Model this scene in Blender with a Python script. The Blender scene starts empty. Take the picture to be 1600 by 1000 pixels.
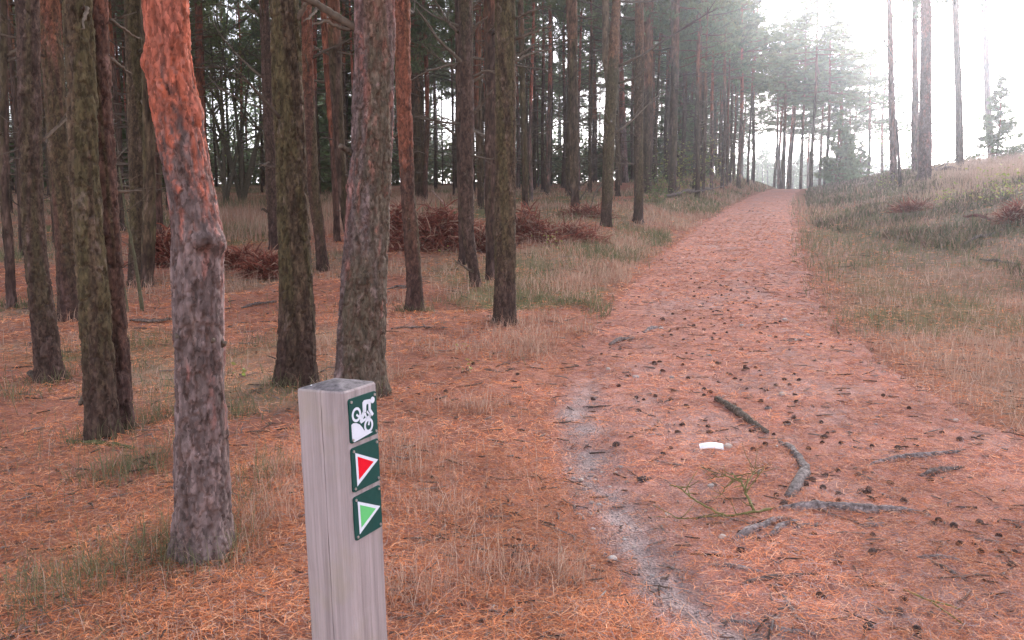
import bpy, bmesh, math, random
import numpy as np
from mathutils import Vector, Matrix

R = math.radians
random.seed(7)
rng = np.random.default_rng(11)
scene = bpy.context.scene
col = scene.collection

# ------------------------------------------------------------------ camera
F = 1331.0                       # focal length in pixels of a 1600 px wide picture
PITCH = math.atan(150.0 / F)     # horizon at row 350
EYE = 1.6
cam_d = bpy.data.cameras.new('camera')
cam_d.sensor_width = 36.0
cam_d.lens = 36.0 * F / 1600.0
cam_d.clip_start = 0.05
cam_d.clip_end = 3000.0
cam = bpy.data.objects.new('camera', cam_d)
col.objects.link(cam)
cam.location = (0, 0, EYE)
cam.rotation_euler = (R(90) - PITCH, 0, 0)
scene.camera = cam

# ------------------------------------------------------------------ sky and sun
SUN_EL, SUN_AZ = R(21), R(26)     # azimuth measured from +Y towards +X
world = bpy.data.worlds.new('World')
scene.world = world
world.use_nodes = True
nt = world.node_tree
bg = nt.nodes['Background']
sky = nt.nodes.new('ShaderNodeTexSky')
sky.sky_type = 'NISHITA'
sky.sun_disc = False
sky.sun_elevation = SUN_EL
sky.sun_rotation = SUN_AZ
sky.air_density = 1.0
sky.dust_density = 0.8
sky.ozone_density = 1.0
hs = nt.nodes.new('ShaderNodeHueSaturation')
hs.inputs['Saturation'].default_value = 0.36
nt.links.new(sky.outputs[0], hs.inputs['Color'])
tn = nt.nodes.new('ShaderNodeVectorMath'); tn.operation = 'MULTIPLY'; tn.inputs[1].default_value = (1.025, .965, 1.02)
nt.links.new(hs.outputs[0], tn.inputs[0]); nt.links.new(tn.outputs[0], bg.inputs['Color'])
bg.inputs['Strength'].default_value = 0.15

sun_d = bpy.data.lights.new('sun', 'SUN')
sun_d.energy = 1.5
sun_d.angle = R(14)
sun_d.color = (1.0, 0.95, 0.9)
sun = bpy.data.objects.new('sun', sun_d)
col.objects.link(sun)
sv = Vector((math.sin(SUN_AZ) * math.cos(SUN_EL), math.cos(SUN_AZ) * math.cos(SUN_EL), math.sin(SUN_EL)))
sun.rotation_euler = (-sv).to_track_quat('-Z', 'Y').to_euler()

scene.view_settings.view_transform = 'Standard'
scene.view_settings.look = 'None'
scene.view_settings.gamma = 1.0
scene.view_settings.exposure = 1.85
scene.view_settings.use_curve_mapping = False
scene.render.engine = 'CYCLES'
cy = scene.cycles
cy.use_denoising = True
cy.max_bounces = 6
cy.diffuse_bounces = 3
cy.glossy_bounces = 2
cy.transmission_bounces = 2
cy.volume_bounces = 1
cy.use_adaptive_sampling = True
cy.adaptive_threshold = 0.02

# ------------------------------------------------------------------ noise and terrain
def _hash(ix, iy, seed):
    h = (ix.astype(np.int64) * 374761393 + iy.astype(np.int64) * 668265263 + seed * 974634777) & 0xFFFFFFFF
    h = ((h ^ (h >> 13)) * 1274126177) & 0xFFFFFFFF
    h = h ^ (h >> 16)
    h = (h * 2246822519) & 0xFFFFFFFF
    return ((h ^ (h >> 15)) & 0xFFFFFF) / float(0xFFFFFF)

def vnoise(x, y, seed=0):
    x = np.asarray(x, float); y = np.asarray(y, float)
    ix = np.floor(x); iy = np.floor(y)
    fx = x - ix; fy = y - iy
    fx = fx * fx * (3 - 2 * fx); fy = fy * fy * (3 - 2 * fy)
    a = _hash(ix, iy, seed); b = _hash(ix + 1, iy, seed)
    c = _hash(ix, iy + 1, seed); d = _hash(ix + 1, iy + 1, seed)
    return (a * (1 - fx) + b * fx) * (1 - fy) + (c * (1 - fx) + d * fx) * fy

def fbm(x, y, seed=0, oct=3):
    t = 0; amp = 0.5; s = 0
    for k in range(oct):
        t = t + amp * vnoise(np.asarray(x) * 2 ** k, np.asarray(y) * 2 ** k, seed + k * 17)
        s += amp; amp *= 0.5
    return t / s

def sstep(a, b, x):
    t = np.clip((np.asarray(x, float) - a) / (b - a), 0, 1)
    return t * t * (3 - 2 * t)

_yy = np.arange(-40, 420, 0.25)
def _smooth(arr, n):
    k = np.ones(n) / n
    return np.convolve(np.pad(arr, (n // 2, n - 1 - n // 2), mode='edge'), k, mode='valid')
_z0 = _smooth(np.interp(_yy, [-40, 0, 12, 17.4, 30, 45, 60, 72, 100, 160, 300, 420], [-1.6, 0, .52, .93, 2.0, 3.15, 4.15, 4.3, 3.2, 1.5, 0.0, 0.0]), 15)
_z0 -= np.interp(0, _yy, _z0)
_xl = _smooth(np.interp(_yy, [-40, 0, 3, 4, 5.3, 7, 10.5, 18, 30, 45, 60, 80, 420], [2.4, 1.25, .62, .36, .2, .32, .95, 3.0, 7.0, 12.4, 18.0, 27, 190]), 7)
_xr = _smooth(np.interp(_yy, [-40, 0, 4, 7, 10.5, 18, 30, 45, 60, 80, 420], [6.0, 4.0, 3.55, 3.47, 4.05, 6.1, 9.9, 14.8, 20.2, 29.5, 195]), 7)
def path_l(y): return np.interp(y, _yy, _xl)
def path_r(y): return np.interp(y, _yy, _xr)

def H(x, y):
    x = np.asarray(x, float); y = np.asarray(y, float)
    z = np.interp(y, _yy, _z0)
    sr = x - path_r(y); sl = path_l(y) - x
    A = sstep(6, 22, y) * (1 - sstep(85, 160, y))
    z = z + A * (0.85 * sstep(-.5, 6.5, sr) + 0.13 * np.clip(sr - 4, 0, 25))
    z = z + (0.42 * sstep(12, 26, y) + 0.5 * sstep(26, 55, y)) * sstep(0, 3.0, sl) * (1 - 0.6 * sstep(5, 14, sl)) * (1 - sstep(85, 160, y))
    z = z + 0.07 * sstep(0, 0.35, sl) * (1 - sstep(8, 12, y))
    off = np.maximum(sr, sl)
    z = z + (fbm(x * .55, y * .55, 3) - .5) * 0.22 * sstep(0.2, 1.5, off) + (fbm(x * 2.6, y * 2.6, 9) - .5) * 0.05
    z = z - 0.035 * np.exp(-((x - path_l(y) - 0.22) / 0.2) ** 2) * (1 - sstep(7, 10, y))
    return z
Z00 = float(H(0, 0))
cam.location.z = EYE + Z00
CAM = np.array([0, 0, EYE + Z00])

def ray(u, v):
    xc = (u - 800.0) / F; yc = -(v - 500.0) / F
    return np.array([xc, math.cos(PITCH) + yc * math.sin(PITCH), -math.sin(PITCH) + yc * math.cos(PITCH)])

_t = np.geomspace(1.0, 220, 6000)
def hit(u, v):
    d = ray(u, v)
    P = CAM[None] + _t[:, None] * d[None]
    below = P[:, 2] < H(P[:, 0], P[:, 1])
    i = int(np.argmax(below)) if below.any() else len(_t) - 1
    p = P[i]
    return np.array([p[0], p[1], float(H(p[0], p[1]))])

def at(u, v, y):
    d = ray(u, v)
    return CAM + d * (y / d[1])

def depth(p):
    return (p[1] - CAM[1]) * math.cos(PITCH) - (p[2] - CAM[2]) * math.sin(PITCH)

# ------------------------------------------------------------------ mesh helpers
def mk(name, V, faces, mat=None, parent=None, smooth=True, colr=None, link=True):
    """one mesh object; faces is an (m,k) array or a list of such arrays"""
    V = np.ascontiguousarray(V, dtype=np.float32)
    if not isinstance(faces, (list, tuple)): faces = [faces]
    faces = [np.asarray(f, dtype=np.int32) for f in faces if len(f)]
    me = bpy.data.meshes.new(name)
    me.vertices.add(len(V)); me.vertices.foreach_set('co', V.ravel())
    tot = np.concatenate([np.full(len(f), f.shape[1], np.int32) for f in faces])
    idx = np.concatenate([f.ravel() for f in faces])
    st = np.concatenate([[0], np.cumsum(tot)[:-1]]).astype(np.int32)
    me.loops.add(len(idx)); me.loops.foreach_set('vertex_index', idx)
    me.polygons.add(len(tot)); me.polygons.foreach_set('loop_start', st)
    try: me.polygons.foreach_set('loop_total', tot)
    except Exception: pass
    me.polygons.foreach_set('use_smooth', np.full(len(tot), bool(smooth)))
    if colr is not None:
        a = me.attributes.new('Col', 'FLOAT_COLOR', 'POINT')
        c = np.ones((len(V), 4), np.float32); c[:, :3] = colr
        a.data.foreach_set('color', c.ravel())
    me.update(calc_edges=True)
    if mat: me.materials.append(mat)
    o = bpy.data.objects.new(name, me)
    if link: col.objects.link(o)
    if parent is not None: o.parent = parent
    return o

def tag(o, label=None, cat=None, group=None, kind=None):
    if label: o['label'] = label
    if cat: o['category'] = cat
    if group: o['group'] = group
    if kind: o['kind'] = kind
    return o

def empty(name, loc, rz=0.0):
    e = bpy.data.objects.new(name, None)
    e.empty_display_size = 0.1
    e.location = loc; e.rotation_euler = (0, 0, rz)
    col.objects.link(e)
    return e

class MB:
    """collects vertices and faces of one mesh"""
    def __init__(s): s.v = []; s.q = []; s.t = []; s.c = []; s.n = 0
    def add(s, V, quads=None, tris=None, c=None):
        V = np.asarray(V, float)
        s.v.append(V)
        if quads is not None and len(quads): s.q.append(np.asarray(quads) + s.n)
        if tris is not None and len(tris): s.t.append(np.asarray(tris) + s.n)
        if c is not None: s.c.append(np.broadcast_to(np.asarray(c, float), (len(V), 3)))
        s.n += len(V)
    def build(s, name, mat, parent=None, smooth=True, link=True):
        f = []
        if s.q: f.append(np.concatenate(s.q))
        if s.t: f.append(np.concatenate(s.t))
        return mk(name, np.concatenate(s.v), f, mat, parent, smooth, np.concatenate(s.c) if s.c else None, link)

def ringfaces(n, ns, closed=True):
    i = np.arange(n - 1)[:, None] * ns; j = np.arange(ns)[None]
    j2 = (j + 1) % ns
    return np.stack([i + j, i + j2, i + ns + j2, i + ns + j], -1).reshape(-1, 4)

def tube(mb, P, Rad, ns=6, c=None, wob=0.0, seed=0):
    P = np.asarray(P, float); n = len(P)
    Rad = np.broadcast_to(np.asarray(Rad, float), (n,))
    T = np.gradient(P, axis=0); T /= np.linalg.norm(T, axis=1)[:, None] + 1e-9
    up = np.array([0, 0, 1.0]) if abs(T[0, 2]) < 0.9 else np.array([1.0, 0, 0])
    N = np.zeros((n, 3)); a = np.cross(T[0], up); a /= np.linalg.norm(a); N[0] = a
    for i in range(1, n):
        b = N[i - 1] - T[i] * np.dot(N[i - 1], T[i]); N[i] = b / (np.linalg.norm(b) + 1e-9)
    B = np.cross(T, N)
    th = np.arange(ns) / ns * 2 * np.pi
    rr = Rad[:, None] * np.ones(ns)[None]
    if wob: rr = rr * (1 + wob * (np.random.default_rng(seed).random((n, ns)) * 2 - 1))
    V = P[:, None] + rr[..., None] * (np.cos(th)[None, :, None] * N[:, None] + np.sin(th)[None, :, None] * B[:, None])
    V = V.reshape(-1, 3)
    V = np.concatenate([V, P[:1], P[-1:]])
    k = n * ns
    j = np.arange(ns); j2 = (j + 1) % ns
    tr = np.concatenate([np.stack([np.full(ns, k), j2, j], -1), np.stack([np.full(ns, k + 1), (n - 1) * ns + j, (n - 1) * ns + j2], -1)])
    mb.add(V, ringfaces(n, ns), tr, c)

# ------------------------------------------------------------------ materials
def new_mat(name):
    m = bpy.data.materials.new(name); m.use_nodes = True
    nt = m.node_tree
    b = nt.nodes['Principled BSDF']
    return m, nt, b

def nd(nt, kind, **kw):
    n = nt.nodes.new(kind)
    for k, v in kw.items():
        if k in n.inputs: n.inputs[k].default_value = v
        else: setattr(n, k, v)
    return n

def mat_vcol(name, rough=0.8, trans=0.0, noise=0.0, nscale=40.0, bump=0.0, bscale=60.0, spec=0.3, stretch=None, flakes=0.0):
    m, nt, b = new_mat(name)
    at_ = nd(nt, 'ShaderNodeAttribute'); at_.attribute_name = 'Col'
    b.inputs['Roughness'].default_value = rough
    b.inputs['Specular IOR Level'].default_value = spec
    cout = at_.outputs['Color']
    tc = nd(nt, 'ShaderNodeTexCoord')
    vec = tc.outputs['Object']
    if stretch:
        mp = nd(nt, 'ShaderNodeMapping'); mp.inputs['Scale'].default_value = stretch
        nt.links.new(vec, mp.inputs['Vector']); vec = mp.outputs['Vector']
    if noise:
        no = nd(nt, 'ShaderNodeTexNoise'); no.inputs['Scale'].default_value = nscale; no.inputs['Detail'].default_value = 6
        nt.links.new(vec, no.inputs['Vector'])
        mr = nd(nt, 'ShaderNodeMapRange'); mr.inputs['From Min'].default_value = .3; mr.inputs['From Max'].default_value = .7
        mr.inputs['To Min'].default_value = 1 - noise; mr.inputs['To Max'].default_value = 1 + noise
        nt.links.new(no.outputs['Fac'], mr.inputs['Value'])
        mx = nd(nt, 'ShaderNodeVectorMath', operation='MULTIPLY')
        nt.links.new(cout, mx.inputs[0]); nt.links.new(mr.outputs['Result'], mx.inputs[1])
        cout = mx.outputs['Vector']
    vo = None
    if flakes:                       # crisp scales of bark, each with its own shade and level
        dn = nd(nt, 'ShaderNodeTexNoise'); dn.inputs['Scale'].default_value = flakes * .6; dn.inputs['Detail'].default_value = 4; nt.links.new(vec, dn.inputs['Vector'])
        dm = nd(nt, 'ShaderNodeVectorMath', operation='MULTIPLY_ADD'); nt.links.new(dn.outputs['Color'], dm.inputs[0]); dm.inputs[1].default_value = (2.2 / flakes,) * 3; nt.links.new(vec, dm.inputs[2])
        vo = nd(nt, 'ShaderNodeTexVoronoi'); vo.inputs['Scale'].default_value = flakes; vo.inputs['Randomness'].default_value = 1.0; nt.links.new(dm.outputs[0], vo.inputs['Vector'])
        sx = nd(nt, 'ShaderNodeSeparateColor'); nt.links.new(vo.outputs['Color'], sx.inputs[0])
        m2 = nd(nt, 'ShaderNodeMapRange'); m2.inputs['To Min'].default_value = .62; m2.inputs['To Max'].default_value = 1.33; nt.links.new(sx.outputs[0], m2.inputs['Value'])
        mm = nd(nt, 'ShaderNodeVectorMath', operation='MULTIPLY'); nt.links.new(cout, mm.inputs[0]); nt.links.new(m2.outputs[0], mm.inputs[1]); cout = mm.outputs['Vector']
    nt.links.new(cout, b.inputs['Base Color'])
    if bump:
        no2 = nd(nt, 'ShaderNodeTexNoise'); no2.inputs['Scale'].default_value = bscale; no2.inputs['Detail'].default_value = 8
        no2.inputs['Roughness'].default_value = .65
        nt.links.new(vec, no2.inputs['Vector'])
        bp = nd(nt, 'ShaderNodeBump'); bp.inputs['Strength'].default_value = bump; bp.inputs['Distance'].default_value = 0.02
        if vo:
            ha = nd(nt, 'ShaderNodeMath', operation='MULTIPLY_ADD'); nt.links.new(sx.outputs[0], ha.inputs[0]); ha.inputs[1].default_value = .7; nt.links.new(no2.outputs['Fac'], ha.inputs[2]); nt.links.new(ha.outputs[0], bp.inputs['Height'])
        else: nt.links.new(no2.outputs['Fac'], bp.inputs['Height'])
        nt.links.new(bp.outputs['Normal'], b.inputs['Normal'])
    if trans:
        tr = nd(nt, 'ShaderNodeBsdfTranslucent'); nt.links.new(cout, tr.inputs['Color'])
        ms = nd(nt, 'ShaderNodeMixShader'); ms.inputs['Fac'].default_value = trans
        out = nt.nodes['Material Output']
        nt.links.new(b.outputs[0], ms.inputs[1]); nt.links.new(tr.outputs[0], ms.inputs[2]); nt.links.new(ms.outputs[0], out.inputs['Surface'])
    return m

M_bark = mat_vcol('pine_bark', .9, noise=.38, nscale=22, bump=.7, bscale=34, spec=.12, stretch=(1, 1, .4), flakes=85)
M_barkfar = mat_vcol('pine_bark_far', .92, noise=.5, nscale=9, bump=.9, bscale=14, spec=.1, stretch=(1, 1, .3), flakes=40)
M_twig = mat_vcol('dead_twig', .9, noise=.3, nscale=30, spec=.2)
M_leaf = mat_vcol('needle_foliage', .7, trans=.6, spec=.1)
M_broad = mat_vcol('broad_leaf', .5, trans=.4, spec=.4)
M_needle = mat_vcol('fallen_needles', .85, spec=.06)
M_grass = mat_vcol('grass_blades', .8, trans=.3, spec=.1)
M_stone = mat_vcol('stone', .85, noise=.25, nscale=60, bump=.3, bscale=120)
M_cone = mat_vcol('pine_cone', .8, noise=.3, nscale=90)
M_root = mat_vcol('root_bark', .95, noise=.5, nscale=38, bump=.9, bscale=50, spec=.08, flakes=60)

def plain(name, c, rough=.5, spec=.5, metal=0.0):
    m, nt, b = new_mat(name)
    b.inputs['Roughness'].default_value = rough; b.inputs['Specular IOR Level'].default_value = spec
    b.inputs['Metallic'].default_value = metal
    no = nd(nt, 'ShaderNodeTexNoise'); no.inputs['Scale'].default_value = 70; no.inputs['Detail'].default_value = 5
    rp = nd(nt, 'ShaderNodeMix', data_type='RGBA')
    rp.inputs[6].default_value = (*[k * .9 for k in c], 1); rp.inputs[7].default_value = (*[min(1, k * 1.08) for k in c], 1)
    tc = nd(nt, 'ShaderNodeTexCoord'); nt.links.new(tc.outputs['Object'], no.inputs['Vector'])
    nt.links.new(no.outputs['Fac'], rp.inputs[0]); nt.links.new(rp.outputs[2], b.inputs['Base Color'])
    return m

# ground: colour comes from a vertex zone colour, broken up by noise
def mat_soil(name, scale=1.0, amount=.35):
    m, nt, b = new_mat(name)
    at_ = nd(nt, 'ShaderNodeAttribute'); at_.attribute_name = 'Col'
    tc = nd(nt, 'ShaderNodeTexCoord')
    n1 = nd(nt, 'ShaderNodeTexNoise'); n1.inputs['Scale'].default_value = 6 * scale; n1.inputs['Detail'].default_value = 8
    n2 = nd(nt, 'ShaderNodeTexNoise'); n2.inputs['Scale'].default_value = 70 * scale; n2.inputs['Detail'].default_value = 4
    n3 = nd(nt, 'ShaderNodeTexVoronoi'); n3.inputs['Scale'].default_value = 55 * scale
    for n in (n1, n2, n3): nt.links.new(tc.outputs['Object'], n.inputs['Vector'])
    ad = nd(nt, 'ShaderNodeMath', operation='ADD'); nt.links.new(n1.outputs['Fac'], ad.inputs[0]); nt.links.new(n2.outputs['Fac'], ad.inputs[1])
    mr = nd(nt, 'ShaderNodeMapRange'); mr.inputs['From Min'].default_value = .65; mr.inputs['From Max'].default_value = 1.35
    mr.inputs['To Min'].default_value = 1 - amount; mr.inputs['To Max'].default_value = 1 + amount
    nt.links.new(ad.outputs[0], mr.inputs['Value'])
    mx = nd(nt, 'ShaderNodeVectorMath', operation='MULTIPLY')
    nt.links.new(at_.outputs['Color'], mx.inputs[0]); nt.links.new(mr.outputs['Result'], mx.inputs[1])
    nt.links.new(mx.outputs['Vector'], b.inputs['Base Color'])
    b.inputs['Roughness'].default_value = 1.0; b.inputs['Specular IOR Level'].default_value = .03
    bp = nd(nt, 'ShaderNodeBump'); bp.inputs['Strength'].default_value = .8; bp.inputs['Distance'].default_value = .015
    ad2 = nd(nt, 'ShaderNodeMath', operation='ADD'); nt.links.new(n2.outputs['Fac'], ad2.inputs[0]); nt.links.new(n3.outputs['Distance'], ad2.inputs[1])
    nt.links.new(ad2.outputs[0], bp.inputs['Height']); nt.links.new(bp.outputs['Normal'], b.inputs['Normal'])
    return m
M_ground = mat_soil('forest_floor')
M_path = mat_soil('path_surface', 1.3, .45)

def lerp(a, b, t):
    a = np.asarray(a, float); b = np.asarray(b, float); t = np.asarray(t, float)[..., None]
    return a * (1 - t) + b * t

ORANGE = np.array([.37, .17, .12]); TAN = np.array([.36, .255, .17]); GREEN = np.array([.13, .14, .06])
PINK = np.array([.46, .225, .172]); SAND = np.array([.345, .275, .255]); HEATH = np.array([.12, .10, .075])

# how grassy the floor is at a point (0 bare needles .. 1 grass)
def grassiness(x, y):
    sr = x - path_r(y); sl = path_l(y) - x
    g = fbm(x * .45, y * .45, 31)
    left = sstep(.5, .74, g + .22 * sstep(11, 27, y) + .12 * np.exp(-((sl - 1.6) / 1.3) ** 2) * sstep(8, 13, y) - .03)
    right = sstep(.3, .5, g + .25 * sstep(0, 1.0, sr))
    return np.where(sl > 0, left * sstep(0, .5, sl), np.where(sr > 0, right * sstep(-.1, .7, sr), 0))

def ground_col(x, y):
    g = grassiness(x, y); sr = x - path_r(y)
    n = fbm(x * 1.3, y * 1.3, 5)
    gr = lerp(TAN * .8, GREEN, sstep(.4, .65, fbm(x * .35, y * .35, 77)))
    c = lerp(ORANGE * .9, gr, g * np.where(sr > 0, .6, .9))
    c = c * (0.8 + .4 * n)[..., None]
    heath = sstep(.6, 2.5, sr) * sstep(11, 19, y)
    return lerp(c, HEATH * 1.3, heath * .75)

# ------------------------------------------------------------------ the ground and the path
def axis(a, b, fine_a, fine_b, d0, grow):
    out = list(np.arange(fine_a, fine_b + 1e-6, d0))
    s = d0; x = fine_b
    while x < b: s *= grow; x += s; out.append(x)
    s = d0; x = fine_a; pre = []
    while x > a: s *= grow; x -= s; pre.append(x)
    return np.array(pre[::-1] + out)
gx = axis(-900, 900, -4.5, 9, .09, 1.06); gy = axis(-30, 1500, 1.5, 14, .09, 1.055)
X, Y = np.meshgrid(gx, gy)
Zg = H(X, Y)
onp = (X > path_l(Y) + .05) & (X < path_r(Y) - .05) & (Y < 74) & (Y > -6)
Zg = Zg - 0.03 * onp
V = np.stack([X, Y, Zg], -1).reshape(-1, 3)
ny_, nx_ = X.shape
i = (np.arange(ny_ - 1)[:, None] * nx_ + np.arange(nx_ - 1)[None]).ravel()
Fq = np.stack([i, i + 1, i + nx_ + 1, i + nx_], -1)
g_ob = mk('ground', V, Fq, M_ground, colr=ground_col(V[:, 0], V[:, 1]))
tag(g_ob, kind='structure')

ys = np.concatenate([np.arange(-6, 14, .07), 14 + np.cumsum(.07 * 1.02 ** np.arange(140))]); ys = ys[ys < 76]
tt = np.linspace(0, 1, 56)
PYv, PT = np.meshgrid(ys, tt, indexing='ij')
el = path_l(PYv) + (fbm(PYv * 1.2, PYv * 0 + 3, 41) - .5) * .35 * sstep(2, 6, PYv)
er = path_r(PYv) + (fbm(PYv * .9, PYv * 0 + 8, 43) - .5) * .7
PX = el * (1 - PT) + er * PT
edge = np.minimum(sstep(0, .06, PT), sstep(0, .06, 1 - PT))
PZ = H(PX, PYv) + 0.006 - 0.03 * (1 - edge)
fine = fbm(PX * 3.2, PYv * 3.2, 51)
def bareness(x, y):
    s = x - path_l(y)
    wob = (fbm(y * 1.1, x * 0 + 1, 61) - .5) * .22
    strip = np.exp(-((s - .24 - wob) / .17) ** 2) * (1 - sstep(6.2, 8.5, y)) * (.35 + .65 * sstep(.25, .5, fbm(x * 4.5, y * 3, 62)))
    patch = sstep(.54, .72, fbm(x * 2.1, y * 2.1, 63)) * .36
    return np.clip(strip * 1.0 + patch * sstep(.3, .8, s), 0, 1)
pc = lerp(PINK * 1.0 * (1 + .02 * sstep(10, 22, PYv))[..., None], SAND, bareness(PX, PYv) * .95) * (.86 + .28 * fine)[..., None]
V = np.stack([PX, PYv, PZ], -1).reshape(-1, 3)
n_, m_ = PX.shape
i = (np.arange(n_ - 1)[:, None] * m_ + np.arange(m_ - 1)[None]).ravel()
p_ob = mk('path', V, np.stack([i, i + 1, i + m_ + 1, i + m_], -1), M_path, colr=pc.reshape(-1, 3))
tag(p_ob, kind='structure')

# ------------------------------------------------------------------ trunks
def cell2(u, v, seed, period):
    """cellular noise; u wraps at 'period' cells. returns F1, F2, id in 0..1"""
    iu = np.floor(u); iv = np.floor(v)
    f1 = np.full(u.shape, 9.0); f2 = np.full(u.shape, 9.0); idn = np.zeros(u.shape)
    for du in (-1, 0, 1):
        for dv in (-1, 0, 1):
            cu = iu + du; cv = iv + dv; w = np.mod(cu, period)
            px = cu + .15 + .7 * _hash(w, cv, seed); py = cv + .15 + .7 * _hash(w, cv, seed + 1)
            d = np.hypot(u - px, v - py)
            hid = _hash(w, cv, seed + 2)
            new = d < f1
            f2 = np.where(new, f1, np.minimum(f2, d)); idn = np.where(new, hid, idn); f1 = np.where(new, d, f1)
    return f1, f2, idn

TONES = {   # lower bark, second colour, moss, orange flakes
    'grey': ((.095, .068, .062), (.205, .150, .142), (.09, .074, .044), (.41, .10, .05)),
    'olive': ((.052, .036, .024), (.135, .094, .06), (.082, .068, .032), (.27, .11, .06)),
    'brown': ((.052, .034, .027), (.125, .08, .062), (.07, .058, .03), (.30, .11, .06)),
    'red': ((.065, .038, .03), (.15, .078, .057), (.075, .064, .032), (.26, .085, .048)),
}
def bark_cols(th, h, idn, seed, tone, moss, orange_h, orange_amt):
    a, b, mo, og = [np.array(k) for k in TONES[tone]]
    n = fbm(np.cos(th) * 1.7 + 9 + h * .3, np.sin(th) * 1.7 + h * 1.9, seed)
    n3 = fbm(th * 7 + 3, h * 26, seed + 12, 4)
    c = lerp(a, b, np.clip(sstep(.35, .7, n) * .4 + (idn - .5) * .5 + sstep(.35, .7, n3) * .45 + .08, 0, 1))
    m = sstep(.42, .62, fbm(np.cos(th + seed) * 1.2 + 5, np.sin(th + seed) * 1.2 + h * .8, seed + 5) + (moss - .5) * .5)
    c = lerp(c, mo, m * .65 * (moss > 0))
    o = np.clip(sstep(orange_h, orange_h + .5, h + (idn - .5) * .5 + (n - .5) * .5 + (n3 - .5) * .7), 0, 1) * orange_amt
    c = lerp(c, og * (.75 + .5 * n3)[..., None], o * (.55 + .45 * idn))
    if tone == 'grey':
        rs = sstep(.56, .66, fbm(th * 2.4 + 11, h * 3.1, seed + 21, 3)) * sstep(.3, .8, h) * .5
        c = lerp(c, np.array([.34, .125, .095]), rs * sstep(.3, .6, idn))
    else:
        c = lerp(c, np.array([.062, .037, .033]) * (.6 + .8 * idn)[..., None], (1 - sstep(.25, 1.0, h + (n3 - .5) * .6)) * .75)
    pale = (idn > .8) * .35 * sstep(.4, .6, n3)
    return lerp(c, np.array([.34, .24, .22]) * (b.mean() / .2), pale)

def trunk_mesh(zs, cx, cyy, rr, ns, seed, tone, moss=.4, orange_h=6.0, orange_amt=.8, relief=.008, cell=.042, lumps=(), z_base=0.0, flare=.3):
    """mesh of a bark-covered trunk: rings at heights zs with centres cx,cyy and radii rr"""
    n = len(zs); th = np.arange(ns) / ns * 2 * np.pi
    TH, HH = np.meshgrid(th, zs - z_base)
    RR = np.repeat(rr[:, None], ns, 1)
    fl = 1.35 * flare * np.exp(-np.clip(HH, 0, None) / .13) * (.75 + .5 * np.cos(TH * 4 + seed) * np.cos(TH * 1 + seed * 2.3))
    RR = RR * (1 + fl)
    RR = RR * (1 + .05 * (fbm(np.cos(TH) * 1.1 + 3, np.sin(TH) * 1.1 + HH * 1.4, seed + 31) - .5) * 2)
    r0 = float(np.median(rr[:max(3, n // 2)]))
    per = max(6, round(2 * np.pi * r0 / cell))
    ct = np.cos(TH) * r0 / cell; sn = np.sin(TH) * r0 / cell
    def wn(f, g, s_): return fbm(ct * f + 40, sn * f + HH / cell * g, s_, 4) - .5
    wu = wn(.7, .35, seed + 8) * 1.1 + wn(2.5, 1.6, seed + 80) * .7
    wv = wn(.6, .5, seed + 9) * 1.0 + wn(2.5, 1.6, seed + 90) * .8
    f1, f2, idn = cell2(TH / (2 * np.pi) * per + wu, HH / (cell * 3.6) + wv, seed, per)
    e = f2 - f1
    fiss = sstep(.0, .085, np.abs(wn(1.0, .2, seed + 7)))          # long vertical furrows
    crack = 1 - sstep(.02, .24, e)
    plate = .75 * idn - 1.0 * crack + .55 * fiss + .7 * wn(3.2, 2.2, seed + 3)
    f1b, f2b, idb = cell2(TH / (2 * np.pi) * per * 2 + wu * 2.3, HH / (cell * 1.1) + wv * 1.7, seed + 50, per * 2)
    plate = plate + .55 * idb - .3 * (1 - sstep(0, .14, f2b - f1b))
    RR = RR + relief * (plate - .7)
    for (la, lh, amp, sa, sh) in lumps:
        da = np.angle(np.exp(1j * (TH - la)))
        dh = HH - lh
        RR = RR + amp * np.exp(-(da / sa) ** 2 - np.where(dh < 0, (dh / (sh * .55)) ** 2, (dh / sh) ** 2))
    Vv = np.stack([cx[:, None] + RR * np.cos(TH), cyy[:, None] + RR * np.sin(TH), zs[:, None] + 0 * TH], -1).reshape(-1, 3)
    c = bark_cols(TH, HH, .55 * idn + .45 * idb, seed, tone, moss, orange_h, orange_amt)
    crack_red = np.array([.10, .05, .036]) if tone == 'grey' else np.array([.05, .029, .022])      # darker red-brown blended into the cracks between plates
    c = lerp(c, crack_red, crack * .5)
    return Vv, ringfaces(n, ns), c.reshape(-1, 3)

def branch_pts(p0, d, L, n=6, bend=.25, seed=0):
    r = np.random.default_rng(seed)
    d = np.asarray(d, float) / np.linalg.norm(d)
    P = [np.asarray(p0, float)]
    for k in range(n):
        d = d + (r.random(3) - .5) * bend + np.array([0, 0, .02]); d /= np.linalg.norm(d)
        P.append(P[-1] + d * L / n)
    return np.array(P)

TWC = np.array([.105, .08, .06])
def dead_branch(mb, p0, az, el, L, r0, seed, twigs=3, c=TWC, ns=5):
    r = np.random.default_rng(seed)
    d = (math.cos(az) * math.cos(el), math.sin(az) * math.cos(el), math.sin(el))
    P = branch_pts(p0, d, L, 6, .26, seed)
    tube(mb, P, np.linspace(r0, r0 * .22, len(P)), ns, c * (.7 + .6 * r.random()), .12, seed)
    for k in range(twigs):
        i = r.integers(2, len(P) - 1)
        dd = P[min(i + 1, len(P) - 1)] - P[i - 1]; dd /= np.linalg.norm(dd)
        dd = dd + (r.random(3) - .5) * 1.3
        Q = branch_pts(P[i], dd, L * (.18 + .3 * r.random()), 4, .3, seed + 99 + k)
        tube(mb, Q, np.linspace(r0 * .42, r0 * .12, len(Q)), 3, c * (.7 + .6 * r.random()))

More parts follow.
